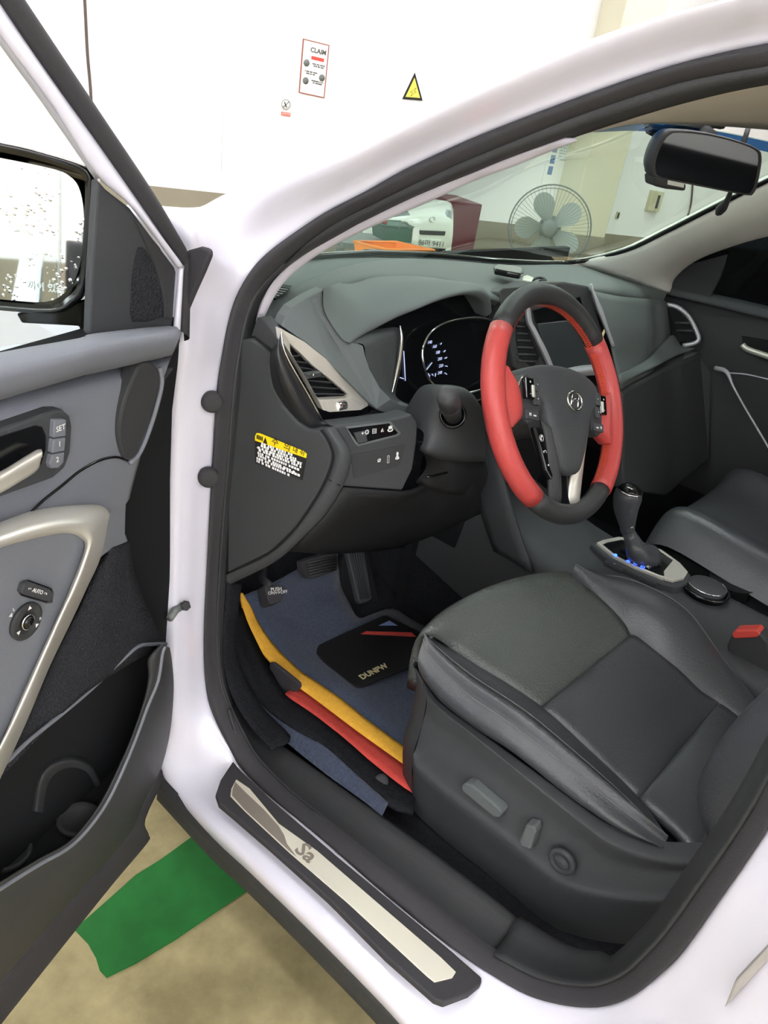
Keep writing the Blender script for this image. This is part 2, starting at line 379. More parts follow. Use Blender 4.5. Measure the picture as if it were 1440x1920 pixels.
nb = thing('blue_notice', 'long paper notice with a blue side strip beside the column', 'notice', WA(1035, 370, .005))
n0, n1, n2, n3 = WA(1030, 262, .006), WA(1086, 262, .006), WA(1064, 362, .006), WA(1012, 350, .006)
hz = WALL_T; n0 = WA(1026, 268, .006); wN = (WA(1064, 360)-WA(1014, 350)).dot(WALL_T)
top = n0.z+.35
def NB(a, z, off=.008): q = WA(1014, 350, off)+WALL_T*(a*wN); q.z = z; return q
zb = WA(1014, 350).z
plate('sheet', [NB(0, zb), NB(1, zb), NB(1, zb+.95), NB(0, zb+.95)], WALL_N*.003, paperm, nb, bevel=0)
bluem = mat('notice_blue', '6d86b5', .7)
for k in range(10):
    plate('blue_heading', [NB(.12, zb+.1+k*.085, .01), NB(.28, zb+.1+k*.085, .01), NB(.28, zb+.165+k*.085, .01), NB(.12, zb+.165+k*.085, .01)], WALL_N*.001, bluem, nb, bevel=0)
lines_text('small_print', [(0, .1)]*30, NB(.38, zb+.85, .01), WALL_T, EZ, .014, mat('pale_print', 'a9bcc4', .8), nb)
for (pu, pv) in ((1071, 255), (1068, 272), (1062, 300), (1058, 330)):
    pass
sb = thing('switch_box', 'cream switch box with a row of black switches on the wall', 'switch box', WA(1226, 378, .03))
sc_ = WA(1227, 377, .03)
box('case', sc_, WALL_T*.062, EZ*.085, WALL_N*.028, cream_pl, sb, .004)
box('switch_row', sc_-WALL_N*.03+WALL_T*.012, WALL_T*.012, EZ*.055, WALL_N*.006, black, sb)
pl2 = WA(1158, 404, .012)
so = thing('wall_socket', 'small black wall socket beside the column', 'socket', pl2)
box('plate', pl2, WALL_T*.016, EZ*.03, WALL_N*.008, cream_pl, so); box('slot', pl2-WALL_N*.009, WALL_T*.008, EZ*.022, WALL_N*.004, black, so)
cable('hanging_cable', [WA(1300, 330, .02), WA(1296, 380, .02), WA(1288, 410, .02), WA(1278, 440, .02)], .008, cablem, 'dark cable hanging on the wall below the rear-view mirror')
# green film on the floor
gp = [Z(u, v, .004) for u, v in ((140, 1742), (255, 1640), (300, 1612), (365, 1565), (480, 1500), (560, 1610), (465, 1668), (330, 1760), (255, 1805), (200, 1832), (187, 1818), (180, 1795), (165, 1768))]
tag(plate('floor_film', gp, EZ*-.003, greenm, bevel=0), 'green plastic sheet lying on the concrete beside the sill', 'sheet')

# ================================================================== car body
car = thing('car', 'white car body with black door seal, sill and windshield', 'car', Vector((.5, 0, 0)))
SO = [(1700,40),(1440,81),(1259,123),(1090,180),(932,240),(838,280),(754,320),(685,359),(610,398),(546,440),(500,475),(469,509),(442,557),(427,607),(416,665),(406,735),(397,880),(389,1041),(382,1200),(387,1295),(402,1347),(430,1402),(454,1443),(508,1494),(581,1552),(725,1678),(851,1779),(920,1826),(986,1863),(1048,1881),(1107,1887),(1157,1879),(1198,1858),(1240,1825),(1282,1783),(1361,1671),(1440,1554),(1560,1350)]
GR = [(1720,80),(1450,120),(1272,154),(1103,208),(950,268),(856,307),(772,345),(700,380),(627,417),(565,459),(521,496),(490,526),(466,562),(450,608),(439,664),(429,736),(418,880),(405,1041),(399,1190),(404,1270),(420,1325),(447,1382),(474,1427),(532,1487),(604,1545),(748,1660),(873,1760),(938,1803),(995,1832),(1048,1848),(1104,1853),(1142,1845),(1178,1826),(1216,1790),(1256,1745),(1333,1637),(1412,1520),(1530,1310)]
SI = [(1740,115),(1460,148),(1285,186),(1115,238),(966,291),(875,328),(790,363),(712,399),(642,436),(584,468),(543,496),(512,524),(487,560),(473,608),(464,660),(453,738),(442,880),(430,1041),(420,1200),(424,1262),(440,1312),(470,1365),(500,1405),(560,1466),(632,1525)]
BO = [(1680,-50),(1420,-8),(1225,37),(1050,97),(890,170),(800,214),(712,256),(640,288),(560,318),(490,334),(430,360),(385,384),(345,410),(335,490),(332,640),(318,740),(314,880),(312,1041),(312,1200),(312,1300),(308,1370),(300,1425),(330,1485),(400,1553),(472,1620),(600,1744),(715,1860),(775,1925),(850,1995),(940,2050),(1080,2100),(1250,2070),(1330,2010),(1380,1960),(1430,1920),(1500,1800),(1580,1680),(1680,1480)]
so3 = [S(u, v) for u, v in SO]
bo3 = []
for i, (u, v) in enumerate(BO):
    if i <= 11: bo3.append(S(u, v, -.05))
    elif i <= 13: bo3.append(X(u, v, .075))
    elif i <= 20: bo3.append(X(u, v, .06))
    elif i <= 22: bo3.append(X(u, v, .05))
    elif i <= 28: bo3.append(X(u, v, .04))
    elif i <= 31: bo3.append(X(u, v, .05))
    else: bo3.append(X(u, v, .07))
mid = []
for i, (a, b) in enumerate(zip(so3, bo3)):
    p = a.lerp(b, .5)
    if i <= 12: p += Vector((-.012, -.012, .006))
    elif i <= 20: p += Vector((-.006, -.012, 0))
    else: p += Vector((0, 0, .006))
    mid.append(p)
back = []
for i, b in enumerate(bo3):
    if i <= 11: back.append(b+Vector((.09, .07, -.03)))
    elif i <= 20: back.append(b+Vector((-.02, .09, 0)))
    elif i <= 30: back.append(b+Vector((.015, 0, -.06)))
    else: back.append(b+Vector((-.03, -.05, 0)))
m1, m2 = [], []
for i, (a, b) in enumerate(zip(so3, bo3)):
    k_ = 1 if i <= 9 else max(0, 1-(i-9)*.33)
    m1.append(a.lerp(b, .27)+Vector((-.002, -.004, .002))); m2.append(a.lerp(b, .62)+Vector((-.020, -.016, .012))*k_+(mid[i]-a.lerp(b, .5))*(1-k_)*.8)
ext = lambda L, tail=True: [L[0]+Vector((.012, -.80, .035))]+L+([L[-1]+Vector((.10, -.02, .36))] if tail else [])
loft('side_frame', [ext(q) for q in ([p+EX*.02 for p in so3], so3, m1, m2, bo3, back)], paint, car, su=4, sv=4)
for k_, t_ in ((20, .25), (21, .5), (22, .75), (23, .9), (24, .97)): SI[k_] = (SI[k_][0]*(1-t_)+GR[k_][0]*t_, SI[k_][1]*(1-t_)+GR[k_][1]*t_)
sg = [S(u, v, .012) for u, v in GR]; si = [S(u, v, .05) for u, v in SI]
bul = [a.lerp(b, .45)+Vector((-.010, -.006, .003)) for a, b in zip(so3, sg)]
loft('door_seal', [ext(q) for q in ([p+Vector((.012, .004, 0)) for p in so3], so3, bul, sg, [p+Vector((.014, 0, 0)) for p in sg])], rubber, car, su=4, sv=4)
lip = [a.lerp(b, .5)+Vector((-.008, -.004, 0)) for a, b in zip(sg, si)]
loft('inner_trim_lip', [ext(q, False) for q in ([p+Vector((.006, 0, 0)) for p in sg[:25]], lip, si)], black, car, su=4, sv=4, solid=.004)
# rocker below the sill, rear door edge, fender
rk = [X(u, v, .05) for u, v in ((300, 1451), (400, 1557), (472, 1622), (581, 1727), (689, 1835), (772, 1922), (900, 2050))]
loft('rocker_cladding', [rk, [p+Vector((-.005, 0, -.03)) for p in rk], [p+Vector((.03, 0, -.085)) for p in rk], [p+Vector((.3, 0, -.1)) for p in rk]], black, car)
plate('fender', [Vector((.05, .04, .35)), Vector((.05, .04, 1.02)), Vector((.08, .10, 1.10)), Vector((.06, .9, 1.02)), Vector((.03, .95, .8)), Vector((.02, .5, .35))], EX*.03, paint, car, .004)
plate('rear_door', [Vector((.07, -1.16, .36)), Vector((.06, -1.16, 1.05)), Vector((.07, -2.1, 1.08)), Vector((.05, -2.15, .7)), Vector((.06, -2.0, .36))], EX*.05, paint, car, .004)
plate('rear_window', [Vector((.075, -1.16, 1.06)), Vector((.22, -1.16, 1.5)), Vector((.22, -1.9, 1.48)), Vector((.085, -2.1, 1.09))], EX*.006, tinted_m, car, 0)
plate('hood', [Vector((.12, .32, 1.03)), Vector((.18, .9, .93)), Vector((.35, 1.25, .82)), Vector((1.53, 1.25, .82)), Vector((1.70, .9, .93)), Vector((1.76, .32, 1.03)), Vector((1.3, .36, 1.05)), Vector((.6, .36, 1.05))], EZ*-.03, paint, car, .006)
plate('roof', [Vector((.34, -.62, 1.565)), Vector((.36, -2.1, 1.60)), Vector((1.52, -2.1, 1.60)), Vector((1.54, -.62, 1.565)), Vector((1.2, -.52, 1.57)), Vector((.68, -.52, 1.57))], EZ*.03, paint, car, .006)
# rubber bumpers
for (u, v, lb) in ((391, 752, 'upper'), (384, 893, 'lower')):
    p = X(u+6, v, .118); ax = (Vector((-.5, -.8, .1))).normalized()
    lathe('rubber_stop', [(.0, .012), (.010, .012), (.0145, .010), (.0155, .006), (.0155, 0), (.011, -.006)], p, ax, rubber, car, n=24)
# black corner cover at the pillar base
plate('pillar_corner_cover', [X(u, v, .055) for u, v in ((347, 470), (375, 462), (390, 466), (393, 478), (380, 510), (362, 550), (346, 588), (340, 560))], EX*.008, rubber, car, .004)
# door check strap
dc = thing('door_check', 'dark metal door check arm fixed to the white door post', 'door stop', X(335, 1140, .06))
tube('arm', [X(318, 1160, .05), X(330, 1142, .07), X(344, 1135, .08)], [.006, .007, .006], fanm, dc, n=8)
lathe('bolt', [(.008, 0), (.008, .006), (.005, .008)], X(347, 1134, .075), Vector((-.4, -.9, .1)), black, dc, n=6, smooth=False)
# scuff plate
sp = thing('scuff_plate', 'black door sill scuff plate with a bright steel insert', 'sill plate', X(650, 1660, .09))
ai, bi = X(440, 1430, .118), X(903, 1838, .118); ao, bo_ = X(408, 1492, .05), X(835, 1880, .05)
sn = (bi-ai).cross(ao-ai).normalized()
if sn.z < 0: sn = -sn
def SP(u, v, h=0): return PL(u, v, sn, ai+sn*h)
plate('base', [SP(u, v, .006) for u, v in ((437,1426),(454,1446),(508,1497),(631,1603),(725,1681),(848,1783),(904,1832),(903,1843),(880,1862),(833,1880),(815,1873),(725,1794),(617,1685),(508,1588),(436,1526),(411,1505),(405,1487),(414,1461))], sn*-.012, rubber, sp, .003, seg=3)
plate('steel_insert', [SP(u, v, .0075) for u, v in ((443,1461),(468,1478),(523,1544),(595,1595),(725,1707),(826,1794),(855,1822),(848,1833),(815,1841),(801,1830),(653,1693),(544,1599),(458,1519),(432,1492),(434,1478))], sn*-.004, steel, sp, .0006)
plate('tan_unlit_end', [SP(u, v, .0078) for u, v in ((441,1466),(462,1487),(495,1518),(522,1548),(533,1566),(538,1582),(556,1606),(544,1597),(458,1517),(435,1491),(436,1480))], sn*-.001, steel_d, sp, 0)  # tan plate painted where the steel catches no lamp reflection
tx = (SP(640, 1640, .008)-SP(560, 1570, .008)); ty = sn.cross(tx)
text('lettering', 'Sa', SP(574, 1599, .0082), tx, ty, .036, steel_d, sp, bold=.02)

# windscreen surround
gl_bot = [Z(u, v, z) for (u, v), z in zip(((486, 590), (520, 533), (575, 489), (700, 481), (830, 485), (960, 495), (1085, 495)), (1.10, 1.13, 1.145, 1.14, 1.13, 1.115, 1.10))]
gl_top = [S(u, v, .07) for u, v in ((500, 560), (545, 510))]
strip_o = [(481,594),(500,546),(529,509),(577,471),(625,440),(685,412),(796,359),(879,326),(960,293),(1060,258)]
strip_i = [(490,594),(512,552),(540,515),(584,481),(629,454),(727,407),(810,371),(893,332),(960,308),(1079,258)]
loft('pillar_trim', [[S(u, v, .040) for u, v in strip_o], [S(u, v, .052) for u, v in strip_i], [S(u, v, .065)+Vector((0, .05, 0)) for u, v in strip_i]], mat('pillar_trim_light', 'b7b3bb', .8, spec=.2), car, solid=.003)
# header lining and right windscreen pillar
hl = [(1060, 258), (1177, 235), (1214, 246), (1300, 262), (1440, 278), (1600, 300)]
hu = [(966, 291), (1115, 238), (1285, 186), (1460, 148), (1740, 115), (1900, 90)]
loft('header_lining', [[S(u, v, .05) for u, v in hu], [X(u, v, x) for (u, v), x in zip(((1020, 272), (1150, 236), (1290, 212), (1450, 190), (1640, 175), (1800, 170)), (.36, .45, .55, .62, .65, .66))], [X(u, v, x) for (u, v), x in zip(((1060, 258), (1177, 235), (1240, 232), (1340, 236), (1460, 245), (1600, 255)), (.42, .60, .74, .9, 1.05, 1.2))]], headl, car, solid=-.004)
rp_u = [(1085,496),(1180,473),(1250,441),(1330,401),(1440,346),(1560,290)]
rp_l = [(1250,548),(1258,522),(1290,492),(1345,468),(1440,440),(1560,420)]
xs_u, xs_l = (1.50,1.49,1.47,1.44,1.40,1.36), (1.66,1.65,1.62,1.58,1.54,1.5)
U = [X(u, v, x) for (u, v), x in zip(rp_u, xs_u)]; L_ = [X(u, v, x) for (u, v), x in zip(rp_l, xs_l)]
loft('far_pillar_trim', [[p+Vector((.03, .04, 0)) for p in U], U, [a.lerp(b, .5)+Vector((-.02, -.02, 0)) for a, b in zip(U, L_)], L_, [p+Vector((.05, 0, 0)) for p in L_]], pill_g, car, solid=-.004)
tube('windscreen_seal', [p+Vector((0, .01, .004)) for p in [Z(575, 489, 1.145), Z(700, 481, 1.14), Z(830, 485, 1.13), Z(960, 495, 1.115), Z(1080, 496, 1.10)]]+[p+Vector((0, .012, .002)) for p in U[1:]], .006, gloss, car, sub=4, n=8)
# glass: left edge on pillar strip, right edge on far pillar
gL = [S(u, v, .075)+Vector((0, .03, 0)) for u, v in ((490,594),(540,515),(629,454),(727,407),(893,332),(1079,258))]
gR = [p+Vector((.01, .02, .0)) for p in [Z(1120, 498, 1.09)]+U[1:]]
gB = [Z(575, 489, 1.145), Z(700, 481, 1.14), Z(830, 485, 1.13), Z(960, 495, 1.115), Z(1085, 496, 1.10)]
loft('windshield', [[a.lerp(b, t)+Vector((0, .10*math.sin(math.pi*t), .02*math.sin(math.pi*t))) for a, b in zip(gL, gR)] for t in (0, .25, .5, .75, 1)], windscreen_m, car, su=4, sv=3)
shade_m = glass_mat('blue_shade_glass', '4f7fc8')
wt_ = [[a.lerp(b, t)+Vector((0, .10*math.sin(math.pi*t)-.004, .02*math.sin(math.pi*t)-.002)) for t in (.25, .4, .5, .65, .8, 1)] for a, b in ((gL[5], gR[5]), (gL[5].lerp(gL[4], .22), gR[5].lerp(gR[4], .22)))]
loft('windshield_shade_band', wt_, shade_m, car, su=4, sv=2)
# floor carpet, toe board, tunnel, inner sill
fc = [[Vector((x, -1.1, .345)), Vector((x, -.7, .345)), Vector((x, -.25, .345)), Vector((x, .02, .355)), Vector((x, .16, .43)), Vector((x, .26, .56)), Vector((x, .30, .80))] for x in (.17, .45, .75, .9)]
loft('floor_carpet', fc, carpet_d, car, solid=.005)
tn = [[Vector((x, y, z)) for y in (-1.1, -.6, -.2, .1, .3)] for x, z in ((.80, .345), (.805, .50), (.83, .58), (1.05, .58), (1.075, .5), (1.08, .345))]
loft('tunnel', tn, carpet_d, car)
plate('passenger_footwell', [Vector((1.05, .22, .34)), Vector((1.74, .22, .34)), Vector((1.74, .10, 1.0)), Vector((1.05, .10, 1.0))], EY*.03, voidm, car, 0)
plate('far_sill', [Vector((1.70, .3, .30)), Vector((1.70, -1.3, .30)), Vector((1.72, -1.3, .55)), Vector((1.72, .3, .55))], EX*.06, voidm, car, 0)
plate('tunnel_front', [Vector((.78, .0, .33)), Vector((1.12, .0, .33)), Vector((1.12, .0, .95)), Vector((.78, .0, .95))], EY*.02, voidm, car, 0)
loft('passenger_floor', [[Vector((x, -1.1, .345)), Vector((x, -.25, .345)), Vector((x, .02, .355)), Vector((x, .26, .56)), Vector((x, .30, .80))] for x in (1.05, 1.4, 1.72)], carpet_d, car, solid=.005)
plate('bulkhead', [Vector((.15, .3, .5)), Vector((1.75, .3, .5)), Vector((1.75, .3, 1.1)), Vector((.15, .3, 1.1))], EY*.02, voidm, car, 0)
# sill inner trim (dark plastic step), in two lengths with a joint
A1 = [(430,1330),(447,1384),(474,1429),(532,1489),(604,1547),(748,1662),(873,1762),(919,1795)]
A2 = [(455,1310),(478,1345),(515,1385),(590,1440),(660,1490),(800,1590),(920,1680),(972,1723)]
loft('sill_trim', [[S(u, v, .012) for u, v in A1], [X(u, v, x).lerp(X(u, v, x), 0)+EZ*.004 for (u, v), x in zip([((a[0]*.55+b[0]*.45), (a[1]*.55+b[1]*.45)) for a, b in zip(A1, A2)], [.185]*8)], [X(u, v, .225) for u, v in A2], [X(u, v, .232)-EZ*.05 for u, v in A2]], black, car, solid=.004)
B1 = [(924,1793),(995,1830),(1048,1846),(1104,1851),(1142,1843),(1178,1824),(1216,1788),(1256,1743),(1333,1635),(1412,1518),(1530,1310)]
B2 = [(975,1725),(1040,1765),(1085,1785),(1125,1790),(1150,1800),(1172,1785),(1200,1758),(1238,1715),(1312,1608),(1392,1490),(1505,1280)]
loft('rear_sill_trim', [[S(u, v, .012) for u, v in B1], [X((a[0]+b[0])/2, (a[1]+b[1])/2, .185) for a, b in zip(B1, B2)], [X(u, v, .225) for u, v in B2], [X(u, v, .24)-EZ*.03+EY*-.05 for u, v in B2]], black, car, solid=.004)
# side carpet strip and kick panel
K1 = [(428,1090),(420,1200),(424,1262),(440,1312),(470,1360),(510,1405)]
K2 = [(452,1095),(442,1190),(450,1245),(472,1292),(500,1335),(545,1380)]
loft('kick_panel', [[X(u, v, .17) for u, v in K1], [X(u, v, .22) for u, v in K2], [X(u, v, .24)+EY*.1 for u, v in K2]], carpet_d, car, solid=.004)
C1 = [(475,1310),(493,1340),(540,1393),(613,1453),(680,1500),(717,1527)]
C2 = [(476,1298),(500,1325),(547,1360),(613,1403),(668,1452),(728,1505)]
loft('side_carpet', [[X(u, v, .225) for u, v in C1], [X(u, v, .25) for u, v in C2]], carpet, car, solid=.004)
# thin grey plate for the recess on the B pillar
plate('pillar_recess', [X(u, v, .080) for u, v in ((1357,1892),(1377,1842),(1440,1775),(1470,1745),(1462,1775),(1415,1829))], EX*.01, mat('recess_grey', 'a19c98', .7), car, .002)
bpl = [[Vector((.12, -.95, z)), Vector((.20, -1.05, z)), Vector((.22, -1.2, z))] for z in (.4, .8, 1.2)]
loft('pillar_cover', bpl, dash2, car)

# ================================================================== driver's door
door = thing('driver_door', 'open driver door with dark grey trim and silver armrest loop', 'door', DS(.5, .25, 0))
def pd(pts, d): return [D(u, v, d) for u, v in pts]
shell = pd(((336,596),(343,625),(325,770),(321,900),(321,1140),(328,1190),(328,1300),(318,1370),(300,1448),(272,1530),(270,1572),(0,1897)), .082)+[DS(.7, .24, .082), DS(1.05, .26, .082), DS(1.1, .5, .082), DS(1.1, 1.12, .082), DS(.5, 1.12, .082)]
plate('door_shell', shell, DN*-.05, voidm, door, .004)  # near-black colour covers the door edge and the shadow on it
outer_skin = [DS(.06, .3, -.02), DS(.02, 1.08, -.05), DS(.3, 1.1, -.05), DS(1.1, 1.12, -.05), DS(1.12, .5, -.07), DS(1.05, .28, -.03), DS(.3, .26, -.02)]
plate('outer_skin', outer_skin, DN*.04, paint, door, .006)
base = pd(((330,690),(304,722),(292,790),(262,850),(243,900),(236,945),(236,1000),(245,1055),(265,1120),(292,1175),(315,1212)), .09)+pd(((312,1300),(290,1400),(240,1500),(180,1560),(0,1700)), .09)+[DS(1.0, .4, .09), DS(1.05, 1.1, .09), DS(.6, 1.1, .09)]
plate('inner_panel', base, DN*-.03, black, door, .004)
# belt rail
r_up = [(339,622),(317,612),(177,627),(147,636),(0,663),(-160,700),(-420,760)]
r_mid = [(337,632),(317,628),(177,655),(147,662),(0,698),(-160,738),(-420,805)]
r_lo = [(324,662),(305,668),(177,697),(147,704),(0,747),(-160,795),(-420,870)]
loft('belt_rail', [[D(u, v, .06) for u, v in r_up]+[DS(1.06, 1.14, .06)], [D(u, v, .115) for u, v in r_up]+[DS(1.06, 1.16, .115)], [D(u, v, .145) for u, v in r_mid]+[DS(1.06, 1.14, .145)], [D(u, v, .135) for u, v in r_lo]+[DS(1.06, 1.10, .135)], [D(u, v, .10) for u, v in r_lo]+[DS(1.06, 1.09, .10)]], door_pl, door, sv=3, su=3)
plate('rail_end', pd(((337,628),(340,640),(326,664),(312,700),(303,718),(297,690),(318,662)), .105), DN*-.05, black, door, .003)
# upper panel
up_t = [(322,664),(290,674),(167,702),(0,750),(-160,797),(-420,872)]
up_m = [(303,720),(285,745),(165,800),(0,870),(-160,920),(-420,990)]
up_b = [(243,900),(236,945),(163,960),(0,985),(-160,1040),(-420,1120)]
up_rows = [(up_t, .10, 1.09), ([(a[0]*.7+b[0]*.3, a[1]*.7+b[1]*.3) for a, b in zip(up_t, up_m)], .118, 1.06), (up_m, .124, 1.00), ([(a[0]*.5+b[0]*.5, a[1]*.5+b[1]*.5) for a, b in zip(up_m, up_b)], .126, .94), (up_b, .122, .88)]
loft('upper_panel', [[D(u, v, d) for u, v in r]+[DS(1.04, z, d)] for r, d, z in up_rows], door_pl, door, su=4, sv=3)
tube('panel_seam', pd(((240,864),(217,857),(187,863),(150,883),(117,910),(83,937),(57,962)), .127), .0016, gloss, door, sub=4, n=6)
sp_o = ((277,678),(297,690),(300,717),(290,760),(273,813),(257,850),(240,863),(230,850),(223,817),(227,777),(240,733),(260,690))
plate('tweeter_pad', cr(pd(sp_o, .131), 3, True), DN*-.02, black, door, .003)
tube('tweeter_rim', cr(pd(((300,690),(304,717),(294,762),(277,815),(260,853),(243,868)), .131), 3), .0028, door_pl, door, n=8)
low = [(236,945),(236,1000),(245,1050),(240,1015),(213,1027),(187,1048),(200,984),(202,962),(190,950)]
plate('lower_fillet', pd(((238,935),(236,1000),(242,1016),(213,1028),(187,1049),(196,1005),(203,962),(190,949)), .118), DN*-.03, door_pl, door, .003)
# inside handle and memory buttons
hb = plate('handle_bezel', cr(pd(((-90,838),(0,806),(103,770),(120,769),(132,780),(136,800),(133,847),(123,877),(100,897),(0,933),(-90,965)), .134), 1, True), DN*-.02, dash2, door, .003)
plate('recess', cr(pd(((-80,850),(0,818),(67,797),(80,800),(87,817),(87,842),(78,870),(63,887),(0,913),(-80,940)), .1345), 1, True), DN*-.003, gloss, hb, .001)
loft('lever', [pd(((-90,930),(0,884),(40,860),(67,844),(78,842)), .143), pd(((-90,945),(0,898),(45,872),(70,858),(79,852)), .152), pd(((-90,968),(0,925),(40,902),(63,888),(73,878)), .146)], silver, hb, solid=.006)
for nm, q, tt, tc_ in (('SET', ((103,788),(125,787),(124,818),(101,822)), 'SET', (114,803)), ('1', ((101,824),(124,820),(122,846),(98,851)), '1', (112,833)), ('2', ((98,853),(122,848),(120,868),(110,878),(97,879),(94,872)), '2', (108,862))):
    b_ = plate('memory_button', pd(q, .140), DN*-.008, door_pl, hb, .0015)
    text('button_mark', tt, D(*tc_, .1406), -DD, EZ, .0085, white_ink, hb)
# armrest silver loop
so_ = [(-300,1100),(-120,1022),(0,981),(57,961),(108,952),(163,948),(190,951),(203,965),(200,985),(187,1046),(163,1100),(135,1160),(92,1250),(50,1350),(0,1458),(-60,1580)]
sr_ = [(-300,1130),(-120,1052),(0,1012),(57,994),(108,983),(150,981),(168,990),(174,1005),(172,1022),(160,1060),(142,1105),(120,1150),(80,1240),(40,1330),(0,1410),(-60,1525)]
sin_ = [(-300,1150),(-120,1070),(0,1027),(54,1011),(108,1000),(136,1000),(152,1008),(160,1019),(156,1040),(146,1068),(133,1100),(112,1148),(70,1240),(32,1325),(0,1395),(-60,1500)]
loft('armrest_loop', [[DS(.98, z, d)]+[D(u, v, d) for u, v in r] for r, d, z in ((so_, .11, .85), (so_, .135, .85), (sr_, .170, .83), (sin_, .162, .815), (sin_, .145, .815))], silver, door, su=4, sv=3)
ap = plate('armrest_panel', [DS(.55, .60, .157), DS(.8, .68, .157), DS(.98, .70, .157), DS(.98, .82, .157)]+pd(((-300,1145),(-120,1066),(0,1024),(54,1008),(108,998),(136,998),(154,1007),(161,1019),(157,1040),(147,1068),(134,1100),(113,1148),(71,1240),(33,1325),(0,1397),(-60,1502)), .157), DN*-.03, door_pl, door, .002)
mc = D(47, 1164, .158)
lathe('mirror_control', [(.021, 0), (.021, .003), (.019, .004), (.012, .0035), (.012, .002)], mc, DN, black, ap, n=36)
lathe('control_ring', [(.0085, .002), (.0085, .005), (.0072, .005), (.0072, .002)], mc, DN, chrome, ap, n=28)
lathe('control_knob', [(.007, .002), (.007, .006), (.005, .008), (.0001, .0085)], mc, DN, gloss, ap, n=24)
for (u, v, s_) in ((56,1140,'▲'),(20,1155,'◀'),(70,1172,'▶'),(35,1188,'▼'),(26,1143,'L'),(76,1160,'R')):
    text('control_mark', s_, D(u, v, .1625), -DD, EZ, .0055, white_ink, ap)
fs = plate('fold_switch', pd(((41,1112),(46,1096),(56,1091),(96,1106),(99,1112),(96,1127),(88,1128),(45,1115)), .164), DN*-.008, dash2, ap, .0015)
plate('fold_switch_well', pd(((38,1113),(44,1093),(56,1088),(98,1103),(102,1112),(99,1131),(88,1132),(42,1118)), .1595), DN*-.004, gloss, ap, .001)
text('switch_mark', '↶ AUTO ↷', D(71, 1109, .1648), D(96, 1117, .165)-D(46, 1102, .165), EZ, .0062, white_ink, ap)
# fabric and pocket
f_l = [(187,1049),(150,1140),(110,1225),(60,1335),(0,1460)]
f_r = [(242,1016),(252,1075),(270,1125),(292,1172),(312,1206)]
f_m = [(214,1030),(205,1110),(195,1180),(180,1240),(160,1300)]
loft('fabric_insert', [pd(f_l, .105), pd(f_m, .122), pd(f_r, .112)], cloth, door, solid=.01)
rim_i = [(300,1208),(279,1235),(279,1267),(270,1312),(247,1380),(221,1440),(191,1500),(157,1549),(124,1582),(75,1609),(0,1654),(-120,1730)]
rim_o = [(309,1212),(304,1225),(296,1275),(277,1322),(255,1382),(229,1445),(199,1506),(161,1558),(124,1592),(75,1619),(0,1666),(-120,1745)]
wal_b = [(318,1214),(322,1240),(325,1294),(318,1369),(300,1440),(270,1500),(252,1545),(222,1588),(160,1656),(100,1723),(0,1837),(-120,1990)]
pe = lambda L, d, z: pd(L, d)+[DS(.75, z, d), DS(1.0, z+.03, d)]
loft('pocket_wall', [pe(rim_i, .10, .47), pe(rim_i, .150, .48), pe(rim_o, .153, .475), pe([(a[0]*.5+b[0]*.5, a[1]*.5+b[1]*.5) for a, b in zip(rim_o, wal_b)], .145, .38), pe(wal_b, .11, .28), pe(wal_b, .07, .27)], black, door, su=4, sv=3)
tube('pocket_rim', pe(rim_o, .153, .475), .0032, door_pl, door, sub=3, n=8)
ft = [(311,1207),(285,1208),(259,1212),(225,1241),(169,1294),(112,1342),(56,1387),(0,1440),(-80,1500)]
tube('fabric_hem', pd(ft, .118), .0028, door_pl, door, sub=3, n=8)
pocket_back = pd(((311,1207),(259,1212),(169,1294),(56,1387),(0,1440),(-80,1500),(-80,1760),(0,1700),(180,1560),(270,1400),(300,1290)), .092)
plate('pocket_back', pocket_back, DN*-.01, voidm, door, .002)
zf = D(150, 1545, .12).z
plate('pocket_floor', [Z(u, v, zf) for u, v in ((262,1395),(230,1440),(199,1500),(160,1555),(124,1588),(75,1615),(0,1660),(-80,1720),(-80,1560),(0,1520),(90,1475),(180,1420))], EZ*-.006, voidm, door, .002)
for (u, v, r_) in ((148, 1540, .030), (10, 1600, .034)):
    lathe('bottle_seat', [(r_, 0), (r_, .007), (r_-.004, .009), (r_-.008, .004), (.001, .004)], Z(u, v, zf), EZ, black, door, n=36)
loft('bottle_cavity', [[D(u, v, .0925) for u, v in ((60,1520),(75,1450),(120,1420),(170,1430),(195,1470))], [D(u, v, .10) for u, v in ((68,1522),(82,1455),(122,1428),(166,1436),(188,1472))], [D(u, v, .093) for u, v in ((80,1524),(92,1465),(124,1440),(160,1446),(180,1476))]], black, door)
# bottom weatherstrip
bs = pd(((300,1450),(262,1530),(268,1560),(264,1577),(200,1652),(100,1775),(0,1899),(-120,2050)), .085)
bt = pd(((300,1440),(252,1543),(244,1560),(224,1588),(160,1658),(90,1737),(0,1837),(-120,1985)), .095)
loft('bottom_seal', [bs, [p+DN*.012 for p in bs], bt], rubber, door, solid=.006)
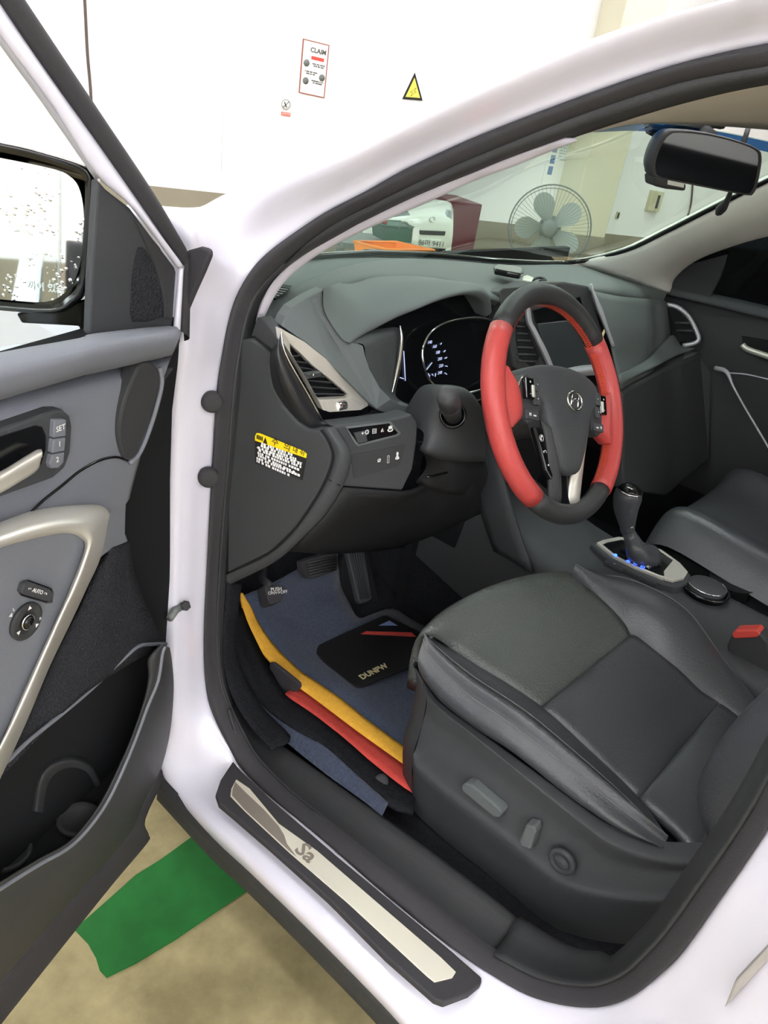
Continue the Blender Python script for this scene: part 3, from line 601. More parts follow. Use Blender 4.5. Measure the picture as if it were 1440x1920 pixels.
# window frame: black outer, white sash, bright strip
fb_o = [(-120,-250),(47,0),(160,170),(287,360),(333,440),(343,470),(345,500),(344,640)]
fb_i = [(-160,-240),(0,7),(100,153),(200,293),(318,462),(340,492),(340,510),(338,620)]
def FD(u, v, d): return D(u, v, d)
loft('frame_rubber', [pd(fb_o, .05), pd(fb_o, .085), [a.lerp(b, .5)+DN*.012 for a, b in zip(pd(fb_o, .085), pd(fb_i, .095))], pd(fb_i, .095), pd(fb_i, .07)], rubber, door, su=4, sv=3)
fw_i = [(-185,-215),(0,66),(100,202),(180,327),(247,390),(328,497),(334,508),(325,614)]
loft('frame_sash', [pd(fb_i, .08), pd(fb_i, .096), [a.lerp(b, .6)+DN*.006 for a, b in zip(pd(fb_i, .096), pd(fw_i, .098))], pd(fw_i, .096), pd(fw_i, .06)], paint, door, su=4, sv=3)
tube('frame_bead', pd(((-190,-205),(0,72),(80,183),(147,280),(182,331)), .094), .0035, silver_l, door, sub=3, n=8)
# sail panel with tweeter grille
sail = plate('mirror_sail', pd(((184,336),(178,430),(172,520),(168,627),(195,632),(220,637),(236,629),(322,614),(325,600),(331,510),(328,501),(244,389),(222,372),(200,355)), .092), DN*-.01, dash2, door, .003)
plate('sail_step', pd(((248,400),(262,430),(280,470),(297,510),(308,560),(311,600),(322,600),(330,512),(300,462)), .095), DN*-.01, black, sail, .003)
plate('tweeter_grille', cr(pd(((258,470),(264,464),(275,470),(292,505),(303,545),(308,590),(300,597),(250,604),(247,560),(250,510)), .0935), 2, True), DN*-.004, cloth, sail, .001)
# glass of the door
gl = [DS(s, z, .012) for s, z in ((.10, 1.10), (.14, 1.18), (.5, 1.46), (1.02, 1.50), (1.08, 1.12))]
plate('door_window', gl, DN*.004, clear_m, door, 0)
# exterior mirror
MN = (DD*.92+DN*.36+EZ*.045).normalized(); MP0 = DS(.20, 1.20, -.08)
def MP(u, v, h=0): return PL(u, v, MN, MP0+MN*h)
mo = ((-260,240),(-120,250),(0,270),(75,287),(150,310),(168,325),(172,350),(167,450),(158,540),(135,572),(100,588),(0,582),(-120,570),(-260,550))
mi = ((-240,266),(-120,276),(0,296),(100,317),(130,330),(147,350),(156,387),(157,437),(152,487),(140,525),(120,550),(85,566),(0,561),(-240,535))
hs = cr([MP(u, v, .008) for u, v in mo], 3, True)
mc_ = sum(hs, Vector())/len(hs)
bk = [mc_+(p-mc_)*.97-MN*.03 for p in hs]; bk2 = [mc_+(p-mc_)*.7-MN*.09 for p in hs]; bk3 = [mc_+(p-mc_)*.25-MN*.11 for p in hs]; fr = [mc_+(p-mc_)*.9-MN*.004 for p in hs]
mh = loft('mirror_housing', [fr, hs, bk, bk2, bk3], gloss, door, su=1, sv=3, closed=True)
plate('mirror_glass', cr([MP(u, v, .001) for u, v in mi], 3, True), MN*-.004, mirror_m, mh, 0)
text('etched_warning', '까이 있습', MP(86, 540, .0022), MP(120, 546)-MP(40, 536), EZ, .011, white_ink, mh)
plate('mirror_foot', [MP(u, v, -.03) for u, v in ((30,588),(165,560),(175,400),(182,400),(180,625),(150,630),(148,612),(40,606))], MN*-.05, gloss, door, .004)

# ================================================================== dashboard
db = thing('dashboard', 'dark grey dashboard with instrument hood, vents and screen', 'dashboard', Vector((.9, .1, .8)))
def ZZ(pts, zs): return [Z(u, v, z) for (u, v), z in zip(pts, zs)]
def XX(pts, xs): return [X(u, v, x) for (u, v), x in zip(pts, xs)]
def YY(pts, ys): return [Y(u, v, y) for (u, v), y in zip(pts, ys)]
T0 = [(478,602),(492,575),(515,540),(545,510),(577,489),(700,483),(830,487),(960,497),(1085,498),(1160,522),(1252,548)]
z0 = (1.085,1.10,1.12,1.135,1.143,1.138,1.128,1.113,1.098,1.085,1.065)
T1 = [(522,642),(527,610),(546,577),(577,557),(608,542),(700,518),(827,522),(905,548),(1000,560),(1105,540),(1245,562)]
z1 = (1.055,1.075,1.10,1.115,1.125,1.14,1.135,1.12,1.115,1.12,1.055)
t0, t1 = ZZ(T0, z0), ZZ(T1, z1)
tm = [a.lerp(b, .55)+EZ*.006 for a, b in zip(t0, t1)]
loft('top_pad', [[p+Vector((0, .05, -.015)) for p in t0], t0, tm, t1, [p+Vector((.005, -.002, -.02)) for p in t1]], dash, db, su=5, sv=4)
# defrost grille
dg = plate('defrost_grille', [Z(u, v, 1.123) for u, v in ((527,528),(553,532),(535,548),(517,558),(506,556),(513,543))], EZ*-.004, gloss, db, 0)
for k in range(7):
    t = k/6; a = Vector((512.0, 554)).lerp(Vector((531, 530)), t); b = Vector((523, 556)).lerp(Vector((551, 533)), t)
    tube('grille_slat', [Z(a.x, a.y, 1.125), Z(b.x, b.y, 1.125)], .0014, dash2, dg, n=4)
# instrument hood
H0 = [(608,542),(640,529),(702,518),(765,516),(827,523),(880,538),(902,548),(915,575),(917,600)]
hz0 = [Z(608,542,1.124), Z(640,529,1.132), Z(702,518,1.139), Z(765,516,1.139), Z(827,523,1.134), Z(880,538,1.124), X(902,548,.74), X(916,572,.755), X(917,598,.755)]
H1 = [(656,641),(692,620),(744,593),(786,576),(827,560),(869,550),(893,551),(911,563),(917,590)]
hx1 = [.36,.40,.47,.52,.57,.63,.665,.705,.74]
h1 = XX(H1, hx1); h0 = hz0
hm = [a.lerp(b, .5)+Vector((0, -.0, .014)) for a, b in zip(h0, h1)]
hq = [a.lerp(b, .86)+Vector((0, -.004, .008)) for a, b in zip(h0, h1)]
def fy(u, v): return -.055-.115*min(1, max(0, (v-545)/200))-.00008*(700-u)
h0[0] = Y(606, 541, fy(606, 541)-.003); hm[0] = Y(609, 585, fy(609, 585)-.004); hq[0] = Y(640, 634, fy(640, 634)-.004); h1[0] = Y(656, 643, fy(656, 643)-.004)
loft('instrument_hood', [h0, hm, hq, h1, [p+Vector((0, .012, -.006)) for p in h1], [p+Vector((0, .06, -.002)) for p in h1]], dash, db, su=4, sv=4)
# left fascia between hood and vent
FA = [(527,611),(535,593),(546,577),(577,557),(608,542),(606,559),(612,582),(625,607),(646,638),(660,641),(681,648),(685,666),(694,693),(713,727),(732,747),(748,758),(771,762),(774,776),(745,784),(705,768),(690,752),(650,713),(612,673),(573,642)]
def fy(u, v): return -.055-.115*min(1, max(0, (v-545)/200))-.00008*(700-u)
plate('left_fascia', [Y(u, v, fy(u, v)) for u, v in FA], Vector((.012, .03, -.004)), dash, db, .002)
# cluster recess and gauges
CLN = Vector((0, -.94, .34)).normalized(); CLP = Vector((.6, -.075, 1.05))
def CL(u, v, h=0): return PL(u, v, CLN, CLP+CLN*h)
cl = plate('cluster_face', [CL(u, v) for u, v in ((640,660),(700,610),(780,570),(860,545),(950,560),(1010,640),(990,740),(900,770),(760,775),(690,740))], CLN*-.03, gloss, db, 0)
Lw = [(656,643),(681,646),(685,666),(694,693),(713,727),(732,747),(748,758),(771,762),(850,765),(930,740)]
loft('cluster_wall', [[Y(u, v, fy(u, v)) for u, v in Lw], [CL(u, v, .01) for u, v in ((700,618),(752,615),(754,650),(752,690),(742,730),(744,745),(760,755),(785,760),(850,760),(940,735))]], dash2, db, su=3, sv=3)
ring = [(792,668),(797,640),(812,619),(838,604),(870,597),(900,596),(930,602),(953,615),(968,640),(971,662),(963,685),(945,706),(915,725),(880,736),(850,738),(822,727),(802,707)]
tube('gauge_ring', [CL(u, v, .022) for u, v in ring], .0025, chrome, cl, sub=4, n=8, closed=True)
tube('gauge_ring', [CL(u, v, .024) for u, v in ((750,610),(753,635),(749,670),(741,710),(733,745))], [.001, .0035, .0045, .0035, .001], chrome, cl, sub=4, n=8)
for (u, v, s_) in ((806,642,'140'),(815,650,'160'),(821,661,'180'),(825,673,'200'),(827,686,'220'),(825,699,'240'),(805,706,'0')):
    text('dial_number', s_, CL(u, v, .0015), EX, EZ, .0085, dial_ink, cl)
for (u, v, u2, v2) in ((799,694,810,680),(757,658,760,714),(750,708,757,710),(817,700,816,706),(803,700,804,704),(810,701,812,704),(834,672,838,670),(832,660,835,657),(826,646,828,643),(835,686,839,687),(834,699,838,702)):
    tube('dial_tick', [CL(u, v, .002), CL(u2, v2, .002)], .0009, dial_ink, cl, n=4)
# left vent pod
vy = lambda u, v: -.118-.035*(v-616)/150
def VY(u, v, o=0): return Y(u, v, vy(u, v)-o)
VF = [(527,616),(573,642),(612,673),(650,713),(690,752),(691,761),(677,769),(619,773),(606,769),(598,752),(567,696),(542,659),(530,640)]
VI = [(544,645),(562,661),(587,686),(619,711),(655,741),(656,746),(650,747),(630,748),(598,750),(590,738),(567,698),(550,670),(545,660)]
vp = frame_loop('side_vent', [VY(*p, .004) for p in VF], [VY(*p) for p in VI], EY*.012, silver, db, .001)
plate('vent_well', [VY(*p, -.02) for p in VI], EY*.01, voidm, vp, 0)
for k, (l, r_) in enumerate((((547,667),(572,664)),((552,676),(586,680)),((560,687),(603,694)),((568,699),(616,706)),((575,712),(628,716)),((583,724),(640,728)),((590,737),(652,738)))):
    a, b = VY(*l, -.006), VY(*r_, -.006)
    plate('vent_slat', [a, b, b+Vector((0, .012, -.006)), a+Vector((0, .012, -.006))], EZ*-.0018, dash2, vp, .0004)
box('vent_knob', VY(585, 702, .0), EX*.014, EY*.006, EZ*.0035, dash2, vp, .001); lathe('knob_tip', [(.002, 0), (.0015, .002)], VY(587, 703, .008), -EY, chrome, vp, n=10)
lathe('vent_wheel', [(.008, -.009), (.008, .009)], VY(638, 761, -.001), EX, chrome, vp, n=20, bevel=.001)
tube('vent_edge', [VY(*p, .006) for p in ((527,622),(532,655),(550,692),(577,738),(604,788))], .0016, chrome, vp, sub=4, n=6)
pod_o = [(523,640),(508,659),(506,690),(513,727),(529,759),(556,790),(580,806),(605,803),(650,795),(700,783),(745,784)]
pod_i = [(527,620),(530,650),(537,672),(556,705),(576,741),(592,770),(604,789),(625,790),(660,783),(690,775),(700,768)]
loft('vent_pod', [[X(u, v, x) for (u, v), x in zip(pod_o, (.185,.185,.187,.19,.20,.21,.22,.24,.29,.35,.40))], [VY(*[(a+b)/2 for a, b in zip(p, q)], .008) for p, q in zip(pod_o, pod_i)], [VY(*p, .004) for p in pod_i], [VY(*p, -.01) for p in pod_i]], mat('satin_black', '26272a', .3), db, su=4, sv=3)
plate('pod_gusset', [X(u, v, .178) for u, v in ((481,596),(490,594),(503,612),(515,626),(523,640),(510,656),(495,645),(478,632),(470,632))], EX*.02, black, db, .002)
# end cap with label
def ex(u): return .165+.06*(u-437)/186
EC = [(428,640),(470,634),(492,648),(508,660),(506,690),(513,727),(529,759),(556,790),(577,805),(600,806),(613,824),(621,842),(623,858),(615,887),(593,931),(553,990),(503,1037),(425,1075)]
ec = plate('end_cap', [X(u, v, ex(u)) for u, v in EC], EX*.03, mat('end_cap_plastic', '393b3d', .6, spec=.3, bump=(900, .25)), db, .004, seg=3)
BA = [(602,806),(613,822),(621,840),(624,858),(616,888),(594,932),(554,991),(504,1038),(425,1076)]
BB = [(626,799),(640,820),(656,847),(654,880),(642,911),(610,964),(562,1013),(512,1055),(425,1098)]
loft('cap_border', [[X(u, v, ex(u)+.004) for u, v in BA], [X((a[0]+b[0])/2, (a[1]+b[1])/2, ex(a[0])+.006) for a, b in zip(BA, BB)], [X(u, v, ex(u)+.012) for u, v in BB], [X(u, v, ex(u)+.03) for u, v in BB]], dash2, db, su=4, sv=3)
tube('cap_gap', [X(u, v, ex(u)+.001) for u, v in BA], .0018, voidm, db, sub=4, n=6)
tube('border_joint', [X(616, 899, ex(616)+.001), X(638, 911, ex(638)+.006)], .001, voidm, db, n=6)
# label
def LB(u, v, o=.0015): return X(u, v, ex(u)-o)
lab = plate('label', [LB(*p) for p in ((478,816),(484,811),(570,846),(575,853),(566,900),(560,896),(479,868))], EX*.001, black_ink, db, 0)
plate('label_header', [LB(*p, .002) for p in ((478,818),(481,812),(486,812),(570,846),(575,851),(574,859),(478,826))], EX*.0004, yellow_ink, lab, 0)
lx, ly = LB(560, 862)-LB(490, 833), LB(490, 815)-LB(488, 860)
text('label_title', '주  의', LB(527, 834, .003), lx, ly, .0135, black_ink, lab)
text('label_title_end', '내 쉬', LB(560, 847, .003), lx, ly, .0095, black_ink, lab)
plate('warning_triangle', [LB(*p, .0026) for p in ((497.5,820),(493,830),(501,833))], EX*.0003, black_ink, lab, 0)
for k in range(4): tube('label_bar', [LB(482.5+k*3, 815.5+k*1.1, .0027), LB(482.3+k*3, 823+k*1.1, .0027)], .0009, black_ink, lab, n=4)
rows = ((490,834,548,855),(489,838,557,864),(483,841,566,873),(485,846,565,878),(483,851,563,884),(484,856,553,888),(481,861,560,893),(481,866,540,892))
for k, (u, v, u2, v2) in enumerate(rows):
    a, b = LB(u, v, .003), LB(u2, v2, .003)
    lines_text('label_print', [(0, (b-a).length)], a, b-a, ly, .0038, white_ink, lab)
tube('label_rule', [LB(481, 839, .003), LB(567, 868, .003)], .0004, white_ink, lab, n=4)
# switch panel
SWN = Vector((-.25, -.95, .15)).normalized(); SWP = Y(624, 800, -.185)
def SW(u, v, h=0): return PL(u, v, SWN, SWP+SWN*h)
sw = plate('switch_panel', [SW(*p) for p in ((624,799),(700,790),(745,784),(772,776),(784,795),(782,830),(774,880),(755,920),(642,912),(654,880),(656,847),(640,820))], SWN*-.04, dash2, db, .004, seg=3)
plate('switch_slot', [SW(*p, .0006) for p in ((651,803),(731,792),(749,812),(745,816),(672,834),(668,830))], SWN*-.003, gloss, sw, 0)
plate('dimmer_wheel', [SW(*p, .003) for p in ((664,812),(686,808),(690,828),(672,832))], SWN*-.004, dash2, sw, .001)
frame_loop('slot_bezel', [SW(*p, .002) for p in ((648,801),(733,790),(752,812),(746,818),(671,837),(665,831))], [SW(*p, .002) for p in ((652,804),(730,794),(747,812),(744,815),(673,833),(669,829))], SWN*-.003, dash, sw, .0005)
sx, sy = SW(745, 800)-SW(665, 812), SW(700, 790)-SW(703, 835)
for (u, v, s_) in ((680,813,'+'),(688,811,'☼'),(702,809,'▤'),(717,806,'◭'),(732,804,'♨')):
    text('switch_mark', s_, SW(u, v, .0045), sx, sy, .010, white_ink, sw)
plate('lower_switches', [SW(*p, .0012) for p in ((658,853),(757,834),(759,838),(750,870),(746,874),(664,897))], SWN*-.003, black, sw, .0006)
for (u, v, s_) in ((711,864,'⌀'),(728,860,'▯'),(745,855,'♟')): text('switch_mark', s_, SW(u, v, .002), sx, sy, .012, white_ink, sw)
# knee panel, column shroud
kn = [[SW(642, 912, -.004), SW(755, 920, -.004), Y(800, 905, -.19), Y(880, 880, -.2)],
      [X(610, 964, .235), Y(690, 965, -.15), Y(790, 945, -.16), Y(900, 925, -.2)],
      [X(562, 1013, .225), Y(660, 1012, -.08), Y(770, 1000, -.08), Y(900, 965, -.12)],
      [X(540, 1030, .3), Y(640, 1035, .03), Y(770, 1020, .05), Y(900, 985, .0)]]
loft('knee_panel', kn, black_low, db, solid=.004)
loft('column_knee_cover', [[Y(782, 830, -.19), Y(800, 870, -.19), Y(780, 905, -.185)], [Y(840, 838, -.23), Y(850, 885, -.235), Y(830, 925, -.21)], [Y(905, 850, -.2), Y(915, 890, -.2), Y(900, 930, -.18)]], black_low, db, solid=.004)
tube('knee_slot', [Y(800, 895, -.245), Y(838, 886, -.245)], .0022, gloss, db, n=6)
sh_t = [(790,806),(806,768),(830,735),(860,730),(885,738),(900,760)]
sh_b = [(786,842),(800,850),(830,858),(860,862),(890,862),(910,862)]
loft('column_shroud', [[p+Vector((.01, .05, -.01)) for p in YY(sh_t, (-.21,-.22,-.23,-.235,-.24,-.24))], YY(sh_t, (-.225,-.235,-.25,-.255,-.26,-.265)), [a.lerp(b, .5)+Vector((0, -.006, 0)) for a, b in zip(YY(sh_t, (-.225,-.235,-.25,-.255,-.26,-.265)), YY(sh_b, (-.23,-.25,-.26,-.27,-.27,-.27)))], YY(sh_b, (-.23,-.25,-.26,-.27,-.27,-.27)), YY(sh_b, (-.18,)*6)], dash2, db, su=4, sv=4)
# stalk left
stk = thing('turn_stalk', 'black control stalk on the left of the steering column', 'stalk', Y(848, 776, -.29))
sa = (Y(838, 742, -.36)-Y(850, 780, -.28)); saL = sa.length
lathe('collar', [(.021, -.004), (.021, .002), (.017, .004), (.017, -.002)], Y(849, 778, -.275), sa, gloss, stk, n=28)
lathe('shaft', [(.013, 0), (.0145, saL*.35), (.0155, saL*.55), (.0155, saL*.62), (.0145, saL*.63), (.0145, saL*.66), (.0155, saL*.67), (.0145, saL*.97), (.010, saL*1.02), (.0001, saL*1.03)], Y(850, 780, -.275), sa, black, stk, n=24)
# centre stack
CSN = Vector((-.16, -.95, .22)).normalized(); CSP = X(1000, 600, .86)
def CS(u, v, h=0): return PL(u, v, CSN, CSP+CSN*h)
cs = plate('centre_stack', [CS(*p) for p in ((945,548),(1000,530),(1060,528),(1105,536),(1135,640),(1148,720),(1100,760),(1060,775),(1010,730),(965,690),(950,620))], CSN*-.06, black, db, .005)
plate('screen', [CS(*p, .004) for p in ((1008,607),(1095,598),(1112,640),(1122,690),(1040,694),(1022,655))], CSN*-.004, screenm, cs, .001)
plate('screen_upper_bezel', [CS(*p, .003) for p in ((1000,582),(1088,556),(1100,596),(1006,606))], CSN*-.003, gloss, cs, .001)
loft('screen_side_trim', [[CS(*p, .002) for p in ((983,580),(986,605),(995,625),(1015,665),(1028,695))], [CS(*p, .012) for p in ((989,578),(992,604),(1001,622),(1021,663),(1034,692))], [CS(*p, .004) for p in ((995,577),(998,603),(1007,620),(1027,660),(1040,692))]], silver_l, cs, solid=.003)
loft('screen_far_trim', [[CS(*p, .0) for p in ((1105,533),(1115,575),(1130,610),(1145,650))], [CS(*p, .02) for p in ((1109,536),(1122,575),(1136,612),(1150,650))], [CS(*p, -.02) for p in ((1114,545),(1130,580),(1142,614),(1155,650))]], silver_l, cs, solid=.004)
vb = plate('centre_vent', [CS(*p, .001) for p in ((968,600),(984,605),(992,625),(1012,668),(1000,690),(975,672),(968,640))], CSN*-.003, voidm, cs, 0)
for k in range(6):
    v = 612+k*13; tube('vent_slat', [CS(969+k*.5, v, .003), CS(984+k*5, v+1, .003)], .0022, dash2, vb, n=5)
plate('upper_pocket', [CS(*p, .006) for p in ((938,545),(945,540),(975,538),(972,556),(958,570),(940,575))], CSN*-.004, dash2, cs, .002)
loft('climate_bar', [[CS(*p, .002) for p in ((1060,690),(1090,684),(1125,682))], [CS(*p, .02) for p in ((1068,700),(1095,694),(1130,692))], [CS(*p, .012) for p in ((1060,712),(1095,706),(1135,702))]], silver_l, cs, solid=.003)
plate('climate_panel', [CS(*p, .006) for p in ((1000,706),(1060,702),(1130,696),(1140,716),(1080,735),(1020,730))], CSN*-.01, gloss, cs, .001)
# right stalk tip with buttons (wiper)
ws_ = thing('wiper_stalk', 'black wiper stalk with white marks behind the wheel hub', 'stalk', WP(1040, 700, -.05))
plate('paddle', [WP(*p, -.05) for p in ((1005,712),(1020,698),(1055,690),(1072,690),(1078,697),(1074,710),(1050,725),(1010,722))], WAX*-.02, gloss, ws_, .004)
for (u, v, s_) in ((1028,703,'●'),(1046,702,'∷'),(1060,697,'⊞'),(1061,707,'⊟')): text('stalk_mark', s_, WP(u, v, -.048), WX, WU, .010, white_ink, ws_)
# passenger side dash
PA = [[(1110,545),(1160,555),(1210,560),(1245,563),(1252,575)],[(1135,600),(1180,610),(1220,615),(1250,612),(1258,625)],[(1150,660),(1180,665),(1220,655),(1250,640),(1262,640)],[(1160,705),(1185,695),(1220,680),(1255,665),(1270,655)],[(1165,730),(1195,712),(1240,690),(1285,672),(1310,660)]]
px_ = [(1.10,1.25,1.42,1.58,1.64),(1.12,1.25,1.42,1.58,1.66),(1.13,1.25,1.42,1.58,1.66),(1.13,1.25,1.42,1.58,1.66),(1.14,1.26,1.43,1.59,1.68)]
loft('passenger_pad', [XX(r, x) for r, x in zip(PA, px_)], dash, db, su=4, sv=4, solid=.004)
loft('passenger_garnish', [XX(((1160,702),(1185,690),(1215,672),(1245,640),(1262,628),(1272,640)), (1.12,1.24,1.38,1.54,1.60,1.64)), XX(((1162,712),(1190,697),(1225,678),(1255,655),(1268,645),(1280,650)), (1.115,1.235,1.375,1.535,1.6,1.63)), XX(((1164,722),(1195,704),(1235,684),(1265,668),(1285,660),(1305,652)), (1.12,1.24,1.38,1.54,1.61,1.65))], dash, db, su=4, sv=3, solid=.003)
fv = plate('far_vent', XX(((1253,572),(1275,585),(1292,605),(1304,632),(1300,642),(1272,640),(1264,610)), (1.64,1.65,1.66,1.67,1.67,1.655,1.65)), EY*.02, voidm, db, 0)
tube('vent_trim', XX(((1250,571),(1270,576),(1290,592),(1303,615),(1310,634),(1303,643),(1280,648)), (1.64,1.65,1.66,1.67,1.67,1.665,1.655)), .006, silver_l, db, sub=4, n=8)
for k in range(3): tube('vent_slat', XX(((1262+k*3, 590+k*15), (1285+k*8, 592+k*14)), (1.65, 1.66)), .004, dash2, fv, n=5)
plate('glove_box', XX(((1168,735),(1240,695),(1312,665),(1335,700),(1330,860),(1250,930),(1170,920)), (1.15,1.40,1.68,1.70,1.7,1.4,1.15)), EY*.05, black, db, .006)
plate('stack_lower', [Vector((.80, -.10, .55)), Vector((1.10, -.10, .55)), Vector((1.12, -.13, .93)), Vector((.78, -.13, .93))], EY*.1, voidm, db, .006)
# key fob lying on the pad
kf = thing('key_fob', 'black key fob with a steel ring lying on top of the dashboard', 'key', Z(955, 516, 1.135))
fo = [Z(u, v, 1.136) for u, v in ((924,510),(930,505),(960,508),(978,512),(980,520),(974,524),(950,520),(926,515))]
plate('fob_body', fo, EZ*.012, gloss, kf, .004, seg=3)
plate('silver_clip', [Z(u, v, 1.135) for u, v in ((980,521),(988,519),(1000,524),(996,531),(979,527))], EZ*.004, silver, kf, .001)
tube('key_strap', [Z(u, v, 1.135) for u, v in ((998,525),(1008,521),(1018,522),(1023,526),(1012,527))], .003, rubber, kf, sub=3, n=6)

# ================================================================== steering wheel
st = thing('steering_wheel', 'red and black leather steering wheel with orange stitching', 'steering wheel', WC)
def RIM(a0, a1, name, m, r=.0165):
    n = max(4, int(abs(a1-a0)/6)); pts = []
    for i in range(n+1):
        a = math.radians(a0+(a1-a0)*i/n); pts.append(WL(.175*math.cos(a), .175*math.sin(a)))
    return tube(name, pts, r, m, st, n=16)
RIM(-213, -120, 'rim_red_grip', red_lea, .0178); RIM(44, -48, 'rim_red_grip', red_lea, .0178)
RIM(44, 147, 'rim_top', blk_lea); RIM(-48, -120, 'rim_bottom', blk_lea)
# thumb grips
def thumb(s):
    A = [WL(s*.172, .045, .0), WL(s*.172, .01, 0), WL(s*.172, -.03, 0), WL(s*.172, -.055, 0)]
    B = [WL(s*.150, .035, .012), WL(s*.140, .01, .016), WL(s*.136, -.03, .016), WL(s*.146, -.052, .010)]
    C = [WL(s*.146, .030, .0), WL(s*.118, .012, .004), WL(s*.112, -.03, .004), WL(s*.138, -.052, .0)]
    Dd = [WL(s*.150, .03, -.014), WL(s*.120, .01, -.014), WL(s*.116, -.03, -.014), WL(s*.146, -.05, -.014)]
    loft('thumb_grip', [A, B, C, Dd, A], red_lea, st, su=4, sv=4)
thumb(-1); thumb(1)
# cross stitching on the inner rim
V_, F_ = [], []
for (a0, a1) in ((147, 44), (40, -47), (-125, -212)):
    n = int(abs(a1-a0)*.75)
    for i in range(n):
        a = math.radians(a0+(a1-a0)*i/n); a2 = math.radians(a0+(a1-a0)*(i+1)/n)
        for sgn in (-1, 1):
            q0 = WL((.175-.0168)*math.cos(a), (.175-.0168)*math.sin(a), sgn*.006); q1 = WL((.175-.0175)*math.cos(a2), (.175-.0175)*math.sin(a2), -sgn*.006)
            t = (q1-q0).normalized(); nn = (WC-q0).normalized(); b_ = t.cross(nn)*.0005; k = len(V_)
            V_ += [q0-b_+nn*.0016, q0+b_+nn*.0016, q1+b_+nn*.0016, q1-b_+nn*.0016]; F_.append((k, k+1, k+2, k+3))
so2 = obj('cross_stitching', V_, F_, stitch, st); so2['kind'] = 'stuff'
# hub
hub_o = [(-.105,.038),(-.06,.052),(0,.056),(.06,.052),(.105,.038),(.104,.012),(.070,-.01),(.055,-.05),(.035,-.09),(.018,-.112),(-.018,-.112),(-.035,-.09),(-.055,-.05),(-.070,-.01),(-.104,.012)]
def hubdepth(a, b): return .026-.9*(a*a)-.6*(b*b if b > 0 else b*b*.5)
ring0 = cr([WL(a, b, .0) for a, b in hub_o], 3, True); ring1 = cr([WL(a*.97, b*.97, hubdepth(a, b)*.8) for a, b in hub_o], 3, True)
ring2 = cr([WL(a*.75, b*.75, hubdepth(a*.75, b*.75)) for a, b in hub_o], 3, True); ring3 = cr([WL(a*.35, b*.35, hubdepth(a*.3, b*.3)+.001) for a, b in hub_o], 3, True); ring4 = [WL(0, 0, .028)+(p-WL(0, 0, .028))*.001 for p in ring3]
loft('hub_pad', [[p-WAX*.02 for p in ring0], ring0, ring1, ring2, ring3, ring4], dash2, st, su=1, sv=3, closed=True)
# emblem
ec_ = WL(0, .0, .029)
em = tube('emblem', [ec_+WX*(.021*math.cos(t))+WU*(.0145*math.sin(t)) for t in [i*math.pi/16 for i in range(32)]], .002, chrome, st, n=8, closed=True)
tube('emblem_letter', [ec_+WX*-.013+WU*-.008, ec_+WX*-.007+WU*.009], .0018, chrome, em, n=6); tube('emblem_letter', [ec_+WX*.007+WU*-.009, ec_+WX*.013+WU*.008], .0018, chrome, em, n=6)
tube('emblem_letter', [ec_+WX*-.010+WU*-.002, ec_+WU*.003, ec_+WX*.010+WU*.002], .0018, chrome, em, sub=3, n=6)
# switch pods on the spokes
def pod(s):
    P_ = [WL(s*a, b, h) for a, b, h in ((.075,.036,.016),(.112,.03,.013),(.126,.01,.010),(.124,-.03,.009),(.105,-.044,.010),(.082,-.036,.012),(.068,.0,.018))]
    o = plate('switch_pod', P_, WAX*-.02, black, st, .003)
    box('rocker_switch', WL(s*.109, .008, .016), WX*.010, WU*.016, WAX*.004, gloss, o, .0015)
    box('rocker_bridge', WL(s*.103, .004, .020), WX*.003, WU*.009, WAX*.002, silver, o, .0008)
    box('small_key', WL(s*.090, .016, .017), WX*.007, WU*.010, WAX*.003, dash2, o, .001); box('small_key', WL(s*.090, -.006, .016), WX*.007, WU*.009, WAX*.003, dash2, o, .001)
    box('wide_key', WL(s*.098, -.030, .0115), WX*.016, WU*.007, WAX*.003, dash2, o, .001)
    for a, b, t in ((.109, .017, '+'), (.109, -.001, '−'), (.090, .016, '◂'), (.090, -.006, '▸'), (.093, -.030, '▬'), (.105, -.030, 'M')):
        text('switch_mark', t, WL(s*a, b, .0205 if b > -.02 else .0148), WX, WU, .007, white_ink, o)
    tube('pod_edge', [WL(s*a, b, h) for a, b, h in ((.118,.026,.014),(.128,.008,.011),(.126,-.028,.010))], .0012, chrome, o, sub=3, n=6)
pod(-1); pod(1)
# lower V spoke with silver inlays
for s in (-1, 1):
    loft('lower_spoke', [[WL(s*.070, -.035, .010), WL(s*.058, -.07, .010), WL(s*.048, -.12, .006), WL(s*.045, -.160, .0)], [WL(s*.055, -.045, .018), WL(s*.042, -.08, .016), WL(s*.030, -.12, .010), WL(s*.024, -.160, .004)], [WL(s*.045, -.055, .012), WL(s*.028, -.085, .010), WL(s*.014, -.12, .006), WL(s*.008, -.160, 0)]], silver if s > 0 else black, st, su=3, sv=3, solid=.006)
plate('spoke_core', [WL(a, b, .002) for a, b in ((-.05,-.08),(.05,-.08),(.03,-.12),(.026,-.165),(-.026,-.165),(-.03,-.12))], WAX*-.012, gloss, st, .003)
pk = plate('phone_keys', [WL(a, b, .008) for a, b in ((-.085,-.045),(-.062,-.045),(-.038,-.115),(-.045,-.125),(-.06,-.11))], WAX*-.01, gloss, st, .003)
for b, a, t in ((-.062, -.070, '✆'), (-.082, -.063, '↶'), (-.102, -.055, '•')): text('key_mark', t, WL(a, b, .0095), WX, WU, .012, white_ink, pk)
tube('column_tube', [WL(0, 0, -.01), WL(0, 0, -.12)], .045, black, st, n=20)

